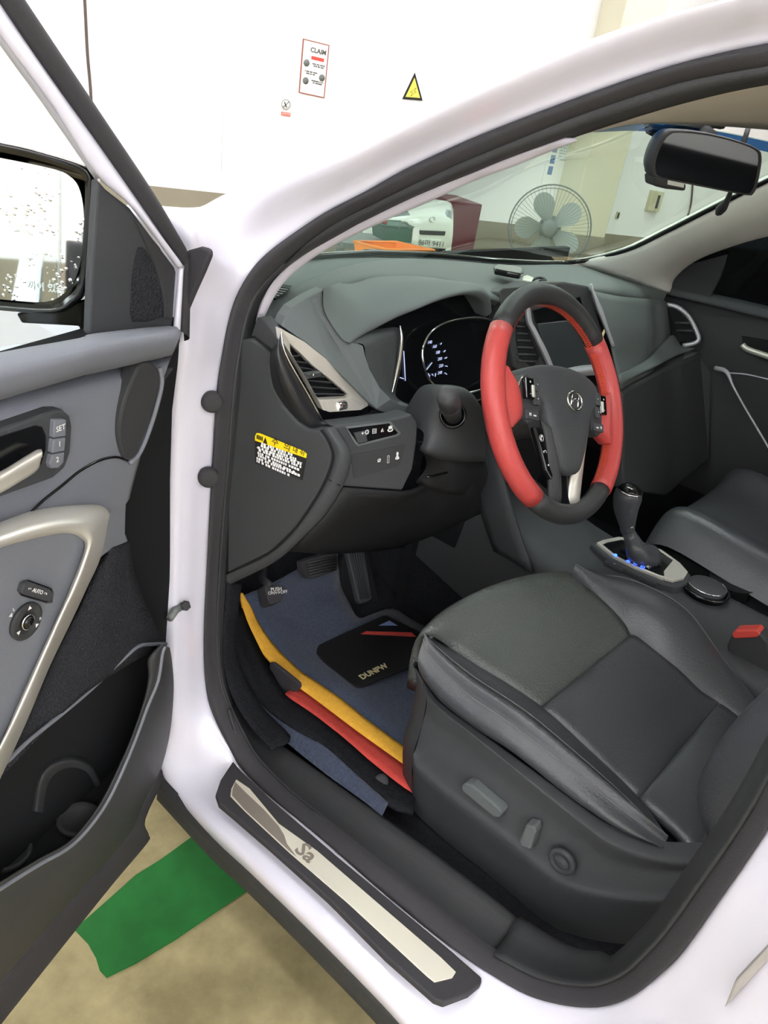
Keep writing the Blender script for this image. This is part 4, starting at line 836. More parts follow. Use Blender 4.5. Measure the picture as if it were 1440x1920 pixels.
# ================================================================== centre console
cc = thing('centre_console', 'centre console with gear selector plate and cup holders', 'console', Vector((.94, -.55, .35)))
con = [[Vector((x, y, z)) for y, z in ((.02, z0_+.09), (-.30, z0_+.01), (-.50, z0_), (-.75, z0_-.01), (-1.0, z0_))] for x, z0_ in ((.80, .40), (.805, .56), (.825, .615), (.94, .622), (1.06, .615), (1.075, .56), (1.08, .40))]
loft('console_body', con, dash2, cc, su=4, sv=3)
sp_p = [(1119,1017),(1130,1012),(1160,1006),(1190,1010),(1240,1030),(1275,1055),(1290,1072),(1283,1083),(1262,1088),(1240,1082),(1190,1062),(1150,1042)]
ZG = .645
def ZC(p, h=0): return Z(p[0], p[1], ZG+h)
ring_o = [ZC(p) for p in sp_p]; g_c = sum(ring_o, Vector())/len(ring_o)
plate('selector_base', [g_c+(p-g_c)*1.12-EZ*.006 for p in ring_o], EZ*-.05, dash2, cc, .006)
sf = frame_loop('selector_frame', ring_o, [g_c+(p-g_c)*.88 for p in ring_o], EZ*-.008, silver, cc, .001)
plate('selector_face', [g_c+(p-g_c)*.9-EZ*.002 for p in ring_o], EZ*-.01, gloss, cc, 0)
plate('rear_silver', [ZC(p, .001) for p in ((1245,1070),(1262,1050),(1259,1046),(1275,1055),(1290,1072),(1283,1083),(1262,1088),(1246,1084))], EZ*-.006, silver, cc, .001)
tube('selector_slot', [ZC((1165,1030), .0005), ZC((1200,1045), .0005), ZC((1240,1060), .0005)], .004, voidm, cc, sub=3, n=6)
for (u, v, s_) in ((1154,1041,'P'),(1179,1052,'R'),(1193,1057,'N'),(1206,1063,'D'),(1216,1063,'M')):
    text('gear_mark', s_, ZC((u, v), .002), Vector((1, 0, 0)), Vector((0, 1, 0)), .013, led if s_ != 'M' else white_ink, cc)
lathe('gear_lamp', [(.004, 0), (.003, .002)], ZC((1154,1041), .001), EZ, led, cc, n=12)
for k, q in enumerate((((1133,1052),(1145,1045),(1173,1058),(1168,1070)),((1173,1070),(1178,1060),(1206,1071),(1200,1081)),((1203,1083),(1209,1073),(1237,1085),(1230,1095)))):
    b_ = plate('console_button', [Z(u, v, .632) for u, v in q], EZ*-.008, black, cc, .001)
    if k == 0: text('button_mark', 'P', Z(1153, 1057, .633), EX, EY, .008, white_ink, cc)
gk = thing('gear_lever', 'black gear lever with chrome topped knob', 'gear lever', ZC((1200, 1045)))
top_ = X(1181, 920, .935); bot_ = ZC((1210, 1048), -.005)
tube('boot', [bot_, ZC((1195, 1036), .02), X(1184, 1010, .95), X(1177, 995, .945)], [.035, .024, .016, .013], leather, gk, sub=4, n=14)
tube('shaft', [X(1177, 997, .945), X(1176, 985, .943), X(1175, 970, .94), X(1174, 950, .937), X(1177, 932, .935), X(1181, 921, .935), X(1183, 915, .935)], [.014, .016, .0205, .026, .0285, .025, .010], leather, gk, sub=4, n=18)
tube('shaft_ring', [X(1177, 987, .943), X(1177, 984, .943)], .0155, chrome, gk, n=18)
tube('knob_ring', [X(1181, 922, .935), X(1182, 919, .935)], [.0262, .0255], chrome, gk, n=22)
tube('knob_cap', [X(1182, 920, .935), X(1184, 914, .935), X(1186, 909, .935)], [.0245, .021, .008], gloss, gk, sub=2, n=18)
cupc = Z(1322, 1108, .625)
lathe('cup_holder_rim', [(.048, 0), (.050, .006), (.045, .008), (.042, .004), (.042, -.01), (.001, -.012)], cupc, EZ, gloss, cc, n=40)
lathe('ashtray_lid', [(.038, -.006), (.039, .012), (.036, .016), (.001, .0165)], cupc, EZ, dash2, cc, n=40)
tube('lid_edge', [cupc+EZ*.014+Vector((.039*math.cos(t), .039*math.sin(t), 0)) for t in [math.radians(a) for a in range(120, 340, 12)]], .0014, chrome, cc, n=6)
lathe('cup_holder_well', [(.046, .002), (.048, .004), (.044, .003), (.040, -.03), (.001, -.032)], Z(1372, 1092, .622), EZ, voidm, cc, n=32)
loft('console_side', [[Vector((.80, .02, .93)), Vector((.80, -.05, .8)), Vector((.80, -.14, .68)), Vector((.80, -.2, .6))], [Vector((.795, -.10, .93)), Vector((.795, -.16, .8)), Vector((.795, -.24, .68)), Vector((.795, -.30, .6))]], dash2, cc, solid=.01)

# ================================================================== driver seat
se = thing('driver_seat', 'black leather driver seat with power seat switches on its side', 'seat', Vector((.55, -.6, .35)))
k0 = XX(((790,1268),(826,1315),(895,1368),(963,1412),(1073,1498),(1170,1560),(1246,1584)), (.315,.312,.31,.31,.31,.312,.325))
k1 = XX(((794,1198),(808,1233),(872,1297),(963,1361),(1055,1430),(1147,1503),(1248,1579)), (.325,.322,.32,.32,.322,.325,.332))
kb = XX(((797,1194),(822,1218),(884,1268),(985,1335),(1078,1412),(1170,1494),(1250,1575)), (.338,.348,.35,.35,.352,.355,.34))
k2 = XX(((799,1190),(840,1214),(895,1246),(1009,1320),(1101,1402),(1192,1489),(1253,1570)), (.355,.385,.395,.40,.40,.395,.352))
k3 = XX(((1073,1076),(1147,1141),(1183,1185),(1238,1223),(1330,1306),(1385,1340),(1420,1368)), (.72,.71,.705,.70,.70,.70,.70))
km = [a.lerp(b, .5)-EZ*(.012 if 1 < i else .0) for i, (a, b) in enumerate(zip(k2, k3))]
fr_t = [Y(u, v, y) for (u, v), y in zip(((799,1190),(806,1174),(849,1136),(917,1100),(986,1079),(1055,1070),(1073,1076)), (-.352,-.35,-.345,-.355,-.37,-.39,-.40))]
loft('side_bolster', [[p+EX*.02-EZ*.01 for p in k0], k0, [a.lerp(b, .5)+Vector((-.012, 0, 0)) for a, b in zip(k0, k1)], k1, [a.lerp(b, .5)+Vector((-.004, 0, .014)) for a, b in zip(k1, kb)], kb, k2, [p-EZ*.012+EX*.004 for p in k2]], leather, se, su=4, sv=3)
# insert: three cushioned panels, front, middle, rear
def Q(i, t): return k2[i].lerp(k3[i], t)
def panel(name, rows, m):
    loft(name, rows, m, se, su=3, sv=3, solid=.02)
P_f0 = fr_t
def bulge(a, b, h, n=7): return [a.lerp(b, i/(n-1))+EZ*(h*math.sin(math.pi*i/(n-1))) for i in range(n)]
s2 = X(1016, 1324, .405); s3 = X(1186, 1189, .705)
q1a, q1b = X(895, 1246, .392), X(1147, 1141, .71)
r0 = P_f0
r00 = [p+Vector((0, .02, -.05)) for p in r0]; r000 = [p+Vector((0, .015, -.12)) for p in r0]
r1 = bulge(X(845, 1214, .385), X(1110, 1108, .715), .020)
r2 = bulge(q1a, q1b, .016); r3 = bulge(X(965, 1290, .40), X(1172, 1170, .707), .012)
r4 = bulge(s2-EZ*.004, s3-EZ*.006, .0)
panel('front_cushion', [r000, r00, r0, r1, r2, r3, r4, [p-EZ*.012 for p in r4]], leather_perf)
u0 = bulge(s2, s3, .0); u1 = bulge(X(1040, 1345, .403), X(1215, 1207, .703), .010); u2 = bulge(X(1101, 1402, .40), X(1270, 1252, .70), .014); u3 = bulge(X(1160, 1460, .398), X(1315, 1295, .70), .010); u4 = bulge(X(1199, 1494, .395), X(1346, 1316, .70), .0)
panel('middle_cushion', [[p-EZ*.012 for p in u0], u0, u1, u2, u3, u4, [p-EZ*.012 for p in u4]], leather)
v0 = bulge(X(1201, 1496, .394), X(1348, 1318, .70), .0); v1 = bulge(X(1230, 1525, .388), X(1375, 1335, .70), .012); v2 = bulge(X(1270, 1560, .38), X(1410, 1362, .70), .012); v3 = bulge(X(1310, 1600, .37), X(1440, 1390, .70), .0)
panel('rear_cushion', [[p-EZ*.012 for p in v0], v0, v1, v2, v3], leather)
# right bolster
k4 = XX(((1075,1073),(1130,1078),(1192,1091),(1284,1141),(1353,1232),(1412,1310),(1440,1345)), (.735,.775,.79,.80,.80,.80,.79))
kc = [a.lerp(b, .45)+EZ*.022 for a, b in zip(k3, k4)]
loft('inner_bolster', [[p-EZ*.012 for p in k3], k3, kc, k4, [p+Vector((.012, 0, -.06)) for p in k4], [p+Vector((.006, 0, -.14)) for p in k4]], leather, se, su=4, sv=3)
tube('seam_stitch', [p+Vector((-.001, 0, .001)) for p in k1], .0011, stitch_grey, se, sub=4, n=5)
tube('seam_stitch', [p+Vector((-.001, 0, .003)) for p in kb], .0010, stitch_grey, se, sub=4, n=5)
tube('seam_stitch', [p+Vector((0, 0, .001)) for p in k4], .0010, stitch_grey, se, sub=4, n=5)
# side valance
t1_ = XX(((800,1306),(826,1334),(917,1407),(1009,1484),(1101,1558),(1147,1590),(1192,1608),(1261,1622),(1330,1622)), (.30,.298,.295,.295,.295,.297,.30,.305,.31))
t0_ = XX(((793,1275),(826,1318),(905,1376),(1000,1445),(1090,1512),(1140,1545),(1190,1566),(1250,1578),(1330,1580)), (.318,.316,.315,.315,.315,.318,.322,.33,.335))
t2_ = XX(((774,1420),(783,1445),(849,1503),(917,1553),(986,1608),(1037,1652),(1095,1675),(1180,1690),(1300,1690)), (.285,.28,.277,.277,.277,.28,.285,.29,.30))
t3_ = [p+Vector((.012, 0, -.045)) for p in t2_]; t4_ = [p+Vector((.03, 0, -.12)) for p in t2_]
tmid = [a.lerp(b, .5)+Vector((.006, 0, 0)) for a, b in zip(t1_, t2_)]
loft('side_valance', [t0_, [a.lerp(b, .7)+Vector((-.004, 0, .004)) for a, b in zip(t0_, t1_)], t1_, [a.lerp(b, .25)+Vector((.007, 0, 0)) for a, b in zip(t1_, t2_)], tmid, [a.lerp(b, .85)+Vector((.004, 0, 0)) for a, b in zip(t1_, t2_)], t2_, t3_, t4_], dash2, se, su=4, sv=3)
loft('valance_front', [[t0_[0], t1_[0], tmid[0], t2_[0], t4_[0]], [p+Vector((.06, .05, 0)) for p in (t0_[0], t1_[0], tmid[0], t2_[0], t4_[0])], [p+Vector((.4, .06, 0)) for p in (t0_[0], t1_[0], tmid[0], t2_[0], t4_[0])]], dash2, se, su=3, sv=3)
def vx(u, v): return X(u, v, .283)
plate('slide_switch', [X(u, v, .272) for u, v in ((864,1474),(872,1468),(884,1472),(936,1516),(942,1524),(936,1534),(926,1533),(866,1484))], EX*.02, dash, se, .003)
plate('recline_switch', [X(u, v, .270) for u, v in ((980,1560),(985,1546),(1002,1550),(1004,1562),(994,1594),(978,1588),(972,1578))], EX*.02, dash, se, .003)
lathe('lumbar_switch', [(.021, -.004), (.021, .002), (.018, .004), (.012, .0035), (.012, .002), (.009, .006), (.0001, .0065)], X(1054, 1615, .279), -EX, dash2, se, n=28)
# backrest (lower part in view)
bed = XX(((1352,1625),(1330,1565),(1309,1500),(1312,1458),(1339,1407),(1390,1342),(1440,1295),(1520,1220)), (.345,.345,.345,.347,.35,.352,.355,.36))
def mir(p): return Vector((1.12-p.x, p.y, p.z))
ctr = [Vector((.56, p.y-.05-.012*i, p.z)) for i, p in enumerate(bed)]
ins = [Vector((.45, p.y-.045-.010*i, p.z)) for i, p in enumerate(bed)]
loft('backrest', [[p+Vector((.0, -.16, 0)) for p in bed], [p+Vector((-.045, -.10, 0)) for p in bed], [p+Vector((-.035, -.03, 0)) for p in bed], bed, [p+Vector((.035, -.012, 0)) for p in bed], ins, ctr, [mir(p) for p in ins], [mir(p) for p in bed], [mir(p+Vector((-.03, -.06, 0))) for p in bed]], leather, se, su=4, sv=3)
# belt buckle
bb = thing('belt_buckle', 'black seat belt buckle with red release button by the driver seat', 'buckle', Z(1400, 1230, .56))
plate('buckle_body', [X(u, v, .85) for u, v in ((1362,1212),(1372,1188),(1425,1186),(1442,1205),(1448,1300),(1395,1292),(1368,1240))], EX*.035, black, bb, .005)
plate('red_button', [X(u, v, .847) for u, v in ((1371,1190),(1378,1182),(1420,1181),(1425,1190),(1418,1196),(1376,1198))], EX*.03, red_pl, bb, .003)
plate('orange_tag', [X(u, v, .8485) for u, v in ((1399,1247),(1416,1248),(1420,1260),(1402,1260))], EX*.002, mat('orange_label', 'f0803a', .6), bb, 0)

# ================================================================== passenger seat
ps = thing('passenger_seat', 'black leather passenger seat beyond the console', 'seat', Vector((1.35, -.6, .35)))
pr = []
for x, dz in ((1.09, -.05), (1.12, .0), (1.16, .025), (1.24, .0), (1.36, -.005), (1.48, 0), (1.56, .025), (1.60, 0), (1.63, -.05)):
    pr.append([Vector((x, -.40, .58+dz)), Vector((x, -.41, .66+dz)), Vector((x, -.46, .69+dz)), Vector((x, -.60, .675+dz)), Vector((x, -.8, .65+dz)), Vector((x, -.95, .64+dz))])
loft('cushion', pr, leather, ps, su=4, sv=3)
loft('backrest', [[Vector((x, -.95-.3*k, .6+k)) for k in (0, .2, .45, .7)] for x in (1.1, 1.2, 1.36, 1.5, 1.62)], leather, ps, solid=.1)
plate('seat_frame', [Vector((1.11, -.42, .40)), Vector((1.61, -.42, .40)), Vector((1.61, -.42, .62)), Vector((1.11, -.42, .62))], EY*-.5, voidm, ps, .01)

# ================================================================== passenger door
pdr = thing('passenger_door', 'dark trimmed passenger door with a tinted window, closed', 'door', Vector((1.75, -.5, .4)))
def PXD(pts, x): return [X(u, v, x) for u, v in pts]
plate('door_trim', [Vector((1.72, .15, .40)), Vector((1.72, .10, .98)), Vector((1.70, -.05, 1.07)), Vector((1.70, -.45, 1.09)), Vector((1.70, -1.3, 1.11)), Vector((1.72, -1.3, .4))], EX*.05, black, pdr, .01)
loft('belt_top', [[Vector((1.67, .02, 1.055)), Vector((1.67, -.4, 1.07)), Vector((1.67, -1.3, 1.09))], [Vector((1.68, .02, 1.075)), Vector((1.68, -.4, 1.095)), Vector((1.68, -1.3, 1.115))], [Vector((1.73, .02, 1.08)), Vector((1.73, -.4, 1.10)), Vector((1.73, -1.3, 1.12))]], dash2, pdr, solid=.01)
plate('side_window', [Vector((1.70, -.04, 1.07)), Vector((1.70, -1.3, 1.11)), Vector((1.55, -1.3, 1.48)), Vector((1.555, -.62, 1.455)), Vector((1.60, -.25, 1.32)), Vector((1.66, -.06, 1.16))], EX*.005, tinted_m, pdr, 0)
plate('far_sail', [X(u, v, x) for (u, v), x in zip(((1250,546),(1262,520),(1290,492),(1345,470),(1368,468),(1350,520),(1330,560)), (1.68,1.675,1.665,1.65,1.645,1.66,1.675))], EX*.01, black, pdr, .002)
tube('door_handle', XX(((1392,646),(1402,655),(1440,668),(1500,690)), (1.675,)*4), .008, silver, pdr, sub=3, n=8)
plate('handle_recess', XX(((1390,630),(1450,640),(1520,670),(1520,700),(1440,672),(1394,652)), (1.695,)*6), EX*.01, voidm, pdr, .002)
tube('armrest_trim', XX(((1341,690),(1362,697),(1375,725),(1400,770),(1440,838),(1490,930)), (1.68,1.67,1.66,1.65,1.64,1.63)), [.006,.006,.003,.003,.003,.003], silver_l, pdr, sub=4, n=8)
tube('trim_line', XX(((1365,699),(1400,702),(1440,711),(1500,725)), (1.67,1.68,1.69,1.69)), .002, silver_l, pdr, sub=3, n=6)

# ================================================================== pedals
def ped_plane(u, v, y): return Y(u, v, y)
bp_ = thing('brake_pedal', 'ribbed black rubber brake pedal', 'pedal', Y(600, 1062, .07))
pad = [Y(u, v, .06) for u, v in ((567,1054),(580,1048),(625,1037),(634,1040),(634,1066),(628,1072),(590,1085),(578,1086),(570,1075))]
plate('pad', pad, Vector((0, .02, -.008)), rubber, bp_, .004)
for k in range(6):
    a, b = Y(576+k*.8, 1056+k*5, .057), Y(630, 1043+k*5, .057); tube('pad_rib', [a, b], .0022, black, bp_, n=6)
tube('arm', [Y(612, 1035, .08), Y(622, 1000, .16), Y(630, 970, .2)], .010, black, bp_, n=8)
acp = thing('accelerator_pedal', 'tall ribbed black accelerator pedal standing on the floor', 'pedal', X(690, 1160, .68))
pa_ = [(648,1022),(660,1014),(676,1013),(681,1018),(695,1105),(698,1122),(690,1128),(678,1132),(672,1125)]
def AC(u, v, h=0): n = Vector((-.15, -.80, .58)).normalized(); return PL(u, v, n, X(683, 1130, .69)+n*h)
plate('pad', [AC(*p) for p in pa_], Vector((0, .015, -.012)), dash2, acp, .003)
for k in range(5):
    t = k/4; tube('pad_rib', [AC(656+t*18, 1020, .003), AC(677+t*15, 1124-t*2, .003)], .0018, black, acp, n=6)
plate('pedal_base', [AC(*p, -.012) for p in ((640,1050),(650,1022),(690,1030),(712,1130),(708,1150),(678,1158),(662,1146),(642,1120))], Vector((0, .03, -.02)), voidm, acp, .004)
pb = thing('parking_brake_pedal', 'foot parking brake pedal printed PUSH ON OFF', 'pedal', Y(520, 1110, .04))
def PB(u, v, h=0): n = Vector((-.1, -.75, .65)).normalized(); return PL(u, v, n, Y(520, 1110, .03)+n*h)
plate('pad', [PB(*p) for p in ((496,1098),(503,1094),(530,1098),(536,1104),(528,1128),(508,1134),(504,1130))], Vector((0, .02, -.02)), rubber, pb, .003)
px1 = PB(534, 1106)-PB(512, 1108)
text('pad_text', 'PUSH', PB(518, 1105, .001), px1, PB(516, 1098)-PB(520, 1120), .0105, white_ink, pb); text('pad_text', 'ON↔OFF', PB(521, 1111, .001), px1, PB(516, 1098)-PB(520, 1120), .0095, white_ink, pb)
tube('arm', [PB(505, 1098), Y(492, 1085, .10), Y(500, 1050, .2)], .008, black, pb, n=8)

# ================================================================== floor mat
fm = thing('floor_mat', 'navy carpet floor mat with yellow and red side stripes', 'mat', Vector((.5, -.2, .35)))
E0 = XX(((453,1113),(455,1140),(467,1173),(483,1210),(507,1240),(536,1266),(562,1290),(610,1325),(667,1368),(720,1406),(767,1440)), (.315,)*3+(.318,.32,.325,.33,.335,.34,.345,.35))
E1 = XX(((457,1115),(472,1140),(484,1165),(502,1193),(525,1221),(563,1257),(597,1280),(640,1310),(690,1350),(728,1378),(762,1403)), (.325,.335,.345,.35,.355,.362,.368,.372,.376,.38,.382))
loft('yellow_stripe', [E0, [p+EX*.0 for p in [a.lerp(b, .5)+EZ*.003 for a, b in zip(E0, E1)]], E1], yellow_c, fm, su=3, sv=2, solid=.006)
R0 = XX(((535,1300),(575,1329),(613,1357),(650,1388),(690,1422),(747,1468),(779,1487)), (.295,.296,.297,.30,.30,.305,.31))
R1 = XX(((545,1291),(562,1291),(610,1326),(667,1369),(720,1407),(767,1441),(772,1452)), (.318,.33,.335,.34,.345,.35,.35))
loft('red_stripe', [R0, R1], red_c, fm, su=3, sv=3, solid=.006)
DK0 = XX(((436,1160),(440,1215),(458,1262),(487,1316),(547,1361),(613,1404),(666,1451),(727,1506),(775,1525)), (.235,.235,.238,.242,.246,.25,.25,.25,.27))
DK1 = XX(((455,1140),(468,1175),(500,1240),(535,1300),(575,1329),(613,1357),(690,1422),(747,1468),(779,1488)), (.312,.314,.318,.297,.297,.298,.301,.306,.312))
loft('dark_side', [DK0, DK1], carpet_d, fm, su=3, sv=3, solid=.006)
plate('heel_notch', cr([X(u, v, .312) for u, v in ((505,1243),(520,1250),(545,1270),(560,1283),(558,1295),(540,1300),(520,1297),(508,1275))], 2, True), EX*.008, rubber, fm, .002)
# main navy field following the toe board
zm = lambda p: p
mainrows = []
F0 = E1
right = [Z(u, v, z) for (u, v), z in zip(((640,1010),(638,1040),(636,1070),(640,1100),(655,1130),(672,1158),(700,1150),(736,1140),(770,1160),(804,1178),(850,1210)), (.47,.45,.43,.415,.40,.385,.375,.37,.366,.366,.366))]
loft('navy_field', [[p-EZ*.002 for p in F0]]+[[a.lerp(b, t)-EZ*(.016*math.sin(math.pi*min(1, t*1.2))) for a, b in zip(F0, right)] for t in (.25, .5, .75)]+[right], carpet, fm, su=3, sv=2, solid=.006)
def MZ(u, v, h=0): return Z(u, v, .386+h)
hp = plate('heel_pad', cr([MZ(*p) for p in ((583,1223),(592,1215),(716,1158),(724,1157),(795,1192),(790,1245),(680,1290),(667,1292),(655,1285))], 1, True), EZ*.006, mat('black_ribbed_rubber', '17171a', .6), fm, .002)
plate('pad_blue', [MZ(*p, .0068) for p in ((710,1173),(730,1164),(745,1173))], EZ*.0006, blue_c, hp, 0)
plate('pad_red', [MZ(*p, .0068) for p in ((676,1189),(686,1184),(772,1186),(780,1194))], EZ*.0006, red_c, hp, 0)
tdx = MZ(718, 1252)-MZ(685, 1268)
text('pad_lettering', 'DUNPW', MZ(701, 1259, .0072), tdx, EZ.cross(tdx), .0195, mat('bronze_print', 'd9cf9e', .6), hp, bold=.03)
lathe('mat_hook', [(.012, 0), (.012, .005), (.006, .007)], X(715, 1465, .283), Vector((-.6, -.3, .8)), rubber, fm, n=18)

# ================================================================== rear-view mirror and items on the glass
rm = thing('rear_view_mirror', 'black rear-view mirror with toll unit hanging from the windshield', 'mirror', X(1325, 305, .94))
RN = Vector((-.35, -.93, -.08)).normalized(); RP = X(1325, 305, .94)
def RM(u, v, h=0): return PL(u, v, RN, RP+RN*h)
ro = [RM(u, v) for u, v in ((1237,262),(1226,285),(1220,309),(1222,322),(1230,333),(1290,345),(1350,357),(1400,366),(1412,364),(1420,347),(1427,312),(1428,292),(1422,280),(1390,266),(1327,250),(1269,244),(1250,248))]
ro = cr(ro, 2, True); rc = sum(ro, Vector())/len(ro)
loft('mirror_shell', [[rc+(p-rc)*.93+RN*.001 for p in ro], ro, [rc+(p-rc)*1.0-RN*.015 for p in ro], [rc+(p-rc)*.8-RN*.04 for p in ro], [rc+(p-rc)*.2-RN*.05 for p in ro]], black, rm, su=1, sv=3, closed=True)
plate('mirror_glass', [rc+(p-rc)*.94+RN*.0005 for p in ro], RN*-.003, rear_mirror_m, rm, 0)
plate('toll_unit', [RM(u, v, .004) for u, v in ((1229,331),(1288,345),(1286,359),(1250,355),(1230,350))], RN*-.03, black, rm, .004)
plate('unit_display', [RM(u, v, .0055) for u, v in ((1253,338),(1283,344),(1282,352),(1252,346))], RN*-.001, plate_mat, rm, 0)
tube('stem', [RM(1330, 262, -.03), RM(1300, 235, -.09), RM(1290, 225, -.12)], .016, black, rm, n=12)
loft('sensor_cover', [[RM(u, v, -.06) for u, v in ((1211,250),(1240,262),(1290,262),(1340,240))], [RM(u, v, -.05) for u, v in ((1240,238),(1265,235),(1310,228),(1360,222))], [RM(u, v, -.09) for u, v in ((1270,212),(1305,200),(1345,206),(1375,215))]], black, rm, su=3, sv=3, solid=.02)
tube('wire', [RM(1394, 268, -.02), RM(1400, 250, -.03), RM(1405, 232, -.05)], .005, black, rm, n=8)
tube('wire_clip', [RM(1370, 360, -.02), RM(1362, 378, -.04), RM(1352, 392, -.06), RM(1346, 400, -.08)], [.004, .006, .010, .005], black, rm, sub=3, n=8)

# ================================================================== things beyond the windshield
tr = thing('orange_tray', 'orange plastic tray on the hood beyond the windshield', 'tray', Z(735, 478, 1.07))
rim_ = [Z(u, v, 1.085) for u, v in ((664,453),(743,454),(814,470),(727,469))]
tcen = sum(rim_, Vector())/4; bot_t = [tcen+(p-tcen)*.9-EZ*.045 for p in rim_]
obj('tray_shell', rim_+bot_t, [(0, 1, 5, 4), (1, 2, 6, 5), (2, 3, 7, 6), (3, 0, 4, 7), (4, 5, 6, 7)], orange_pl, tr, solid=.003)
tube('tray_rim', rim_, .004, orange_pl, tr, n=6, closed=True)
wp = thing('wiper', 'black wiper arm resting below the windshield', 'wiper', Z(700, 478, 1.12))
tube('arm', [Z(640, 484, 1.12), Z(672, 478, 1.125), Z(690, 474, 1.13), Z(720, 476, 1.125), Z(760, 483, 1.11)], .008, gloss, wp, sub=4, n=8)
tube('blade', [Z(600, 484, 1.115), Z(760, 485, 1.10), Z(900, 492, 1.09)], .005, rubber, wp, sub=4, n=6)
# fan
fan = thing('standing_fan', 'grey standing fan with round wire guard by the wall', 'fan', Vector((0, 0, 0)))
FC = PL(1030, 428, WALL_N, CAMP+WALL_N*4.6); FN = (CAMP-FC); FN.z *= .3; FN.normalize(); FX = EZ.cross(FN).normalized(); FZ = FN.cross(FX)
fan.location = Vector((FC.x, FC.y, 0)); FR = 76*((FC-CAMP).dot(CF))/FPX
for k, r_ in enumerate((1, .93, .2)):
    tube('guard_ring', [FC+FX*(FR*r_*math.cos(t))+FZ*(FR*r_*math.sin(t))+FN*(.0 if k == 0 else .04 if k == 1 else .06) for t in [i*math.pi/24 for i in range(48)]], .005 if k == 0 else .0025, fanm, fan, n=6, closed=True)
for i in range(60):
    t = i*math.pi/30; c_, s_ = math.cos(t), math.sin(t); e_ = FX*c_+FZ*s_
    tube('guard_wire', [FC+e_*(FR*.2)+FN*.06, FC+e_*(FR*.6)+FN*.058, FC+e_*(FR*.93)+FN*.04, FC+e_*FR], .0012, fanm, fan, n=3, cap=False)
lathe('guard_cap', [(FR*.2, 0), (FR*.2, .01), (FR*.12, .016), (.001, .017)], FC+FN*.056, FN, fanm, fan, n=28)
blade_m = mat('grey_fan_blade', '9aa29e', .4)
for i in range(5):
    t0 = i*2*math.pi/5+.3; P_ = []
    for j in range(9):
        t = t0+j/8*.95; r_ = FR*.86*(math.sin(math.pi*(.12+.76*j/8))**.4); P_.append(FC+(FX*math.cos(t)+FZ*math.sin(t))*r_+FN*(.02-.03*j/8))
    plate('fan_blade', [FC+(FX*math.cos(t0)+FZ*math.sin(t0))*FR*.15+FN*.015]+P_+[FC+(FX*math.cos(t0+.95)+FZ*math.sin(t0+.95))*FR*.15-FN*.01], FN*-.003, blade_m, fan, 0)
lathe('motor', [(.06, -.16), (.075, -.12), (.075, -.04), (.03, -.02), (.03, .03)], FC, FN, fanm, fan, n=24)
tube('pole', [FC-FN*.09-EZ*.02, Vector((FC.x-FN.x*.09, FC.y-FN.y*.09, .03))], .018, fanm, fan, n=12)
lathe('foot', [(.20, 0), (.20, .015), (.05, .03), (.02, .06)], Vector((FC.x-FN.x*.09, FC.y-FN.y*.09, 0)), EZ, fanm, fan, n=32)
# maroon cabinet, small white car, green crate
def FW(u, v, dist): return PL(u, v, WALL_N, CAMP+WALL_N*dist)
cb = thing('maroon_cabinet', 'dark red glossy cabinet standing against the wall', 'cabinet', Vector((FW(875, 430, 5.4).x, FW(875, 430, 5.4).y, 0)))
ca, cb2 = FW(848, 377, 5.4), FW(905, 382, 5.4)
f0 = [ca.copy(), cb2.copy(), cb2.copy(), ca.copy()]; f0[2].z = 0; f0[3].z = 0; f0[1].z = f0[0].z
plate('cabinet_body', f0, WALL_N*.4, maroon, cb, .006)
zs_ = f0[0].z; dv = WALL_N*-.012
for zz0, zz1 in ((.02, zs_*.5-.01), (zs_*.5+.01, zs_-.02)):
    q = [Vector((p.x, p.y, zz)) for p, zz in ((f0[0].lerp(f0[1], .05), zz1), (f0[0].lerp(f0[1], .95), zz1), (f0[0].lerp(f0[1], .95), zz0), (f0[0].lerp(f0[1], .05), zz0))]
    plate('cabinet_door', q, dv, maroon, cb, .004)
tc2 = thing('white_vehicle', 'front of a white car with headlight and number plate beyond the windshield', 'car', Vector((FW(780, 440, 4.7).x, FW(780, 440, 4.7).y, 0)))
def VW(u, v, o=0): return FW(u, v, 4.7-o)
rows_v = [[VW(u, v, o) for u, v in r] for r, o in ((((690,400),(740,385),(790,373),(840,378),(850,392)), -.4), (((680,420),(735,402),(790,396),(838,400),(850,412)), 0.0), (((680,445),(735,435),(790,433),(838,436),(849,440)), .06), (((680,480),(735,480),(790,480),(838,480),(845,480)), .05), (((680,560),(735,560),(790,560),(838,560),(843,560)), .0))]
loft('front_panel', rows_v, toy_paint, tc2, su=4, sv=3)
plate('headlight', cr([VW(u, v, .03) for u, v in ((735,405),(750,398),(762,393),(770,405),(768,413),(750,412))], 2, True), WALL_N*.03, head_glass, tc2, .003)
plate('headlight', cr([VW(u, v, .03) for u, v in ((840,396),(846,395),(847,415),(841,418),(838,408))], 2, True), WALL_N*.03, head_glass, tc2, .003)
plate('grille', [VW(u, v, .07) for u, v in ((786,432),(836,434),(834,442),(788,440))], WALL_N*.03, gloss, tc2, .002)
plate('plate', [VW(u, v, .075) for u, v in ((790,449),(828,451),(826,464),(791,463))], WALL_N*.02, plate_mat, tc2, .001)
text('plate_text', '86머 9411', VW(809, 457, .08), WALL_T, EZ, .045, black_ink, tc2)
tube('emblem', [VW(810, 411, .06)+WALL_T*(.018*math.cos(t))+EZ*(.015*math.sin(t)) for t in [i*math.pi/12 for i in range(24)]], .004, chrome, tc2, n=6, closed=True)
plate('lower_grille', [VW(u, v, .07) for u, v in ((812,466),(836,467),(834,476),(814,477))], WALL_N*.02, gloss, tc2, .002)
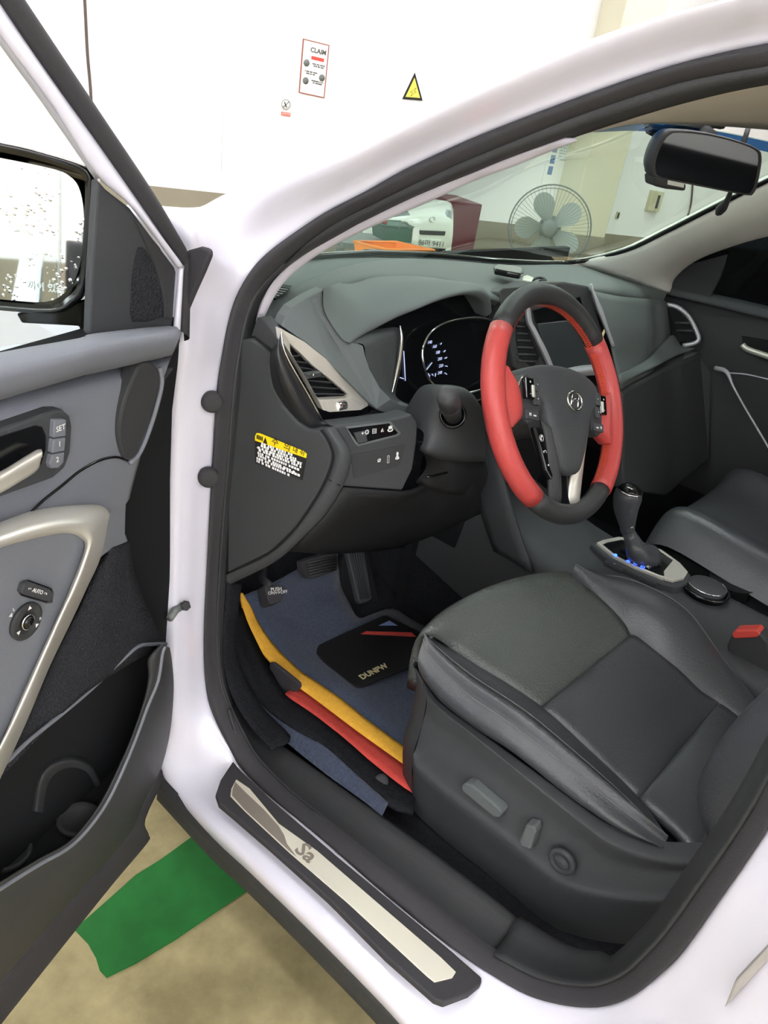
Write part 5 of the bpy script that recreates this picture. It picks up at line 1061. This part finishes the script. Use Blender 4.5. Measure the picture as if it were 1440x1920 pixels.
plate('wheel_arch', [VW(u, v, .05) for u, v in ((680,440),(690,428),(700,432),(708,445),(700,470),(680,470))], WALL_N*.03, voidm, tc2, .002)
gc = thing('green_crate', 'dark green crate of tools in front of the white car', 'crate', FW(747, 455, 3.9))
def GC(u, v, o=0): return FW(u, v, 3.9-o)
plate('crate_body', [GC(u, v) for u, v in ((719,424),(775,427),(772,456),(722,453))], WALL_N*.16, green_pl, gc, .004)
plate('paper_tag', [GC(u, v, .02) for u, v in ((776,427),(787,427),(784,452),(773,450))], WALL_N*.004, paperm, gc, 0)
tube('crate_rim', [GC(719, 424), GC(776, 427), GC(776, 427)+WALL_N*.16, GC(719, 424)+WALL_N*.16], .006, green_pl, gc, n=6, closed=True)
tube('crate_handle', [GC(748, 428), GC(752, 418), GC(762, 418), GC(768, 428)], .006, fanm, gc, sub=3, n=6)
lathe('red_cap', [(.014, 0), (.014, .03), (.001, .035)], GC(730, 424)+WALL_N*.06, EZ, red_pl, gc, n=14)
bn = thing('work_bench', 'grey work bench carrying the green crate', 'bench', Vector((FW(730, 470, 3.9).x, FW(730, 470, 3.9).y, 0)))
g0, g1 = GC(640, 452), GC(790, 458); zt = min(g0.z, g1.z, GC(722, 453).z)
for p in (g0, g1): p.z = zt
plate('bench_top', [g0-WALL_N*.03, g1-WALL_N*.03, g1+WALL_N*.3, g0+WALL_N*.3], EZ*-.03, fanm, bn, .003)
for p in (g0, g1, g0+WALL_N*.27, g1+WALL_N*.27): box('leg', Vector((p.x, p.y, zt/2-.015)), EX*.015, EY*.015, EZ*(zt/2-.015), fanm, bn)

# lettering becomes plain meshes
bpy.context.view_layer.update(); dg_ = bpy.context.evaluated_depsgraph_get()
for o in TEXTS:
    me = bpy.data.meshes.new_from_object(o.evaluated_get(dg_)); nm = o.name
    n = bpy.data.objects.new('lettering_tmp', me); sc.collection.objects.link(n)
    n.parent = o.parent; n.matrix_parent_inverse = o.matrix_parent_inverse.copy(); n.matrix_basis = o.matrix_basis.copy()
    if not me.materials: me.materials.append(o.data.materials[0])
    bpy.data.objects.remove(o); n.name = nm
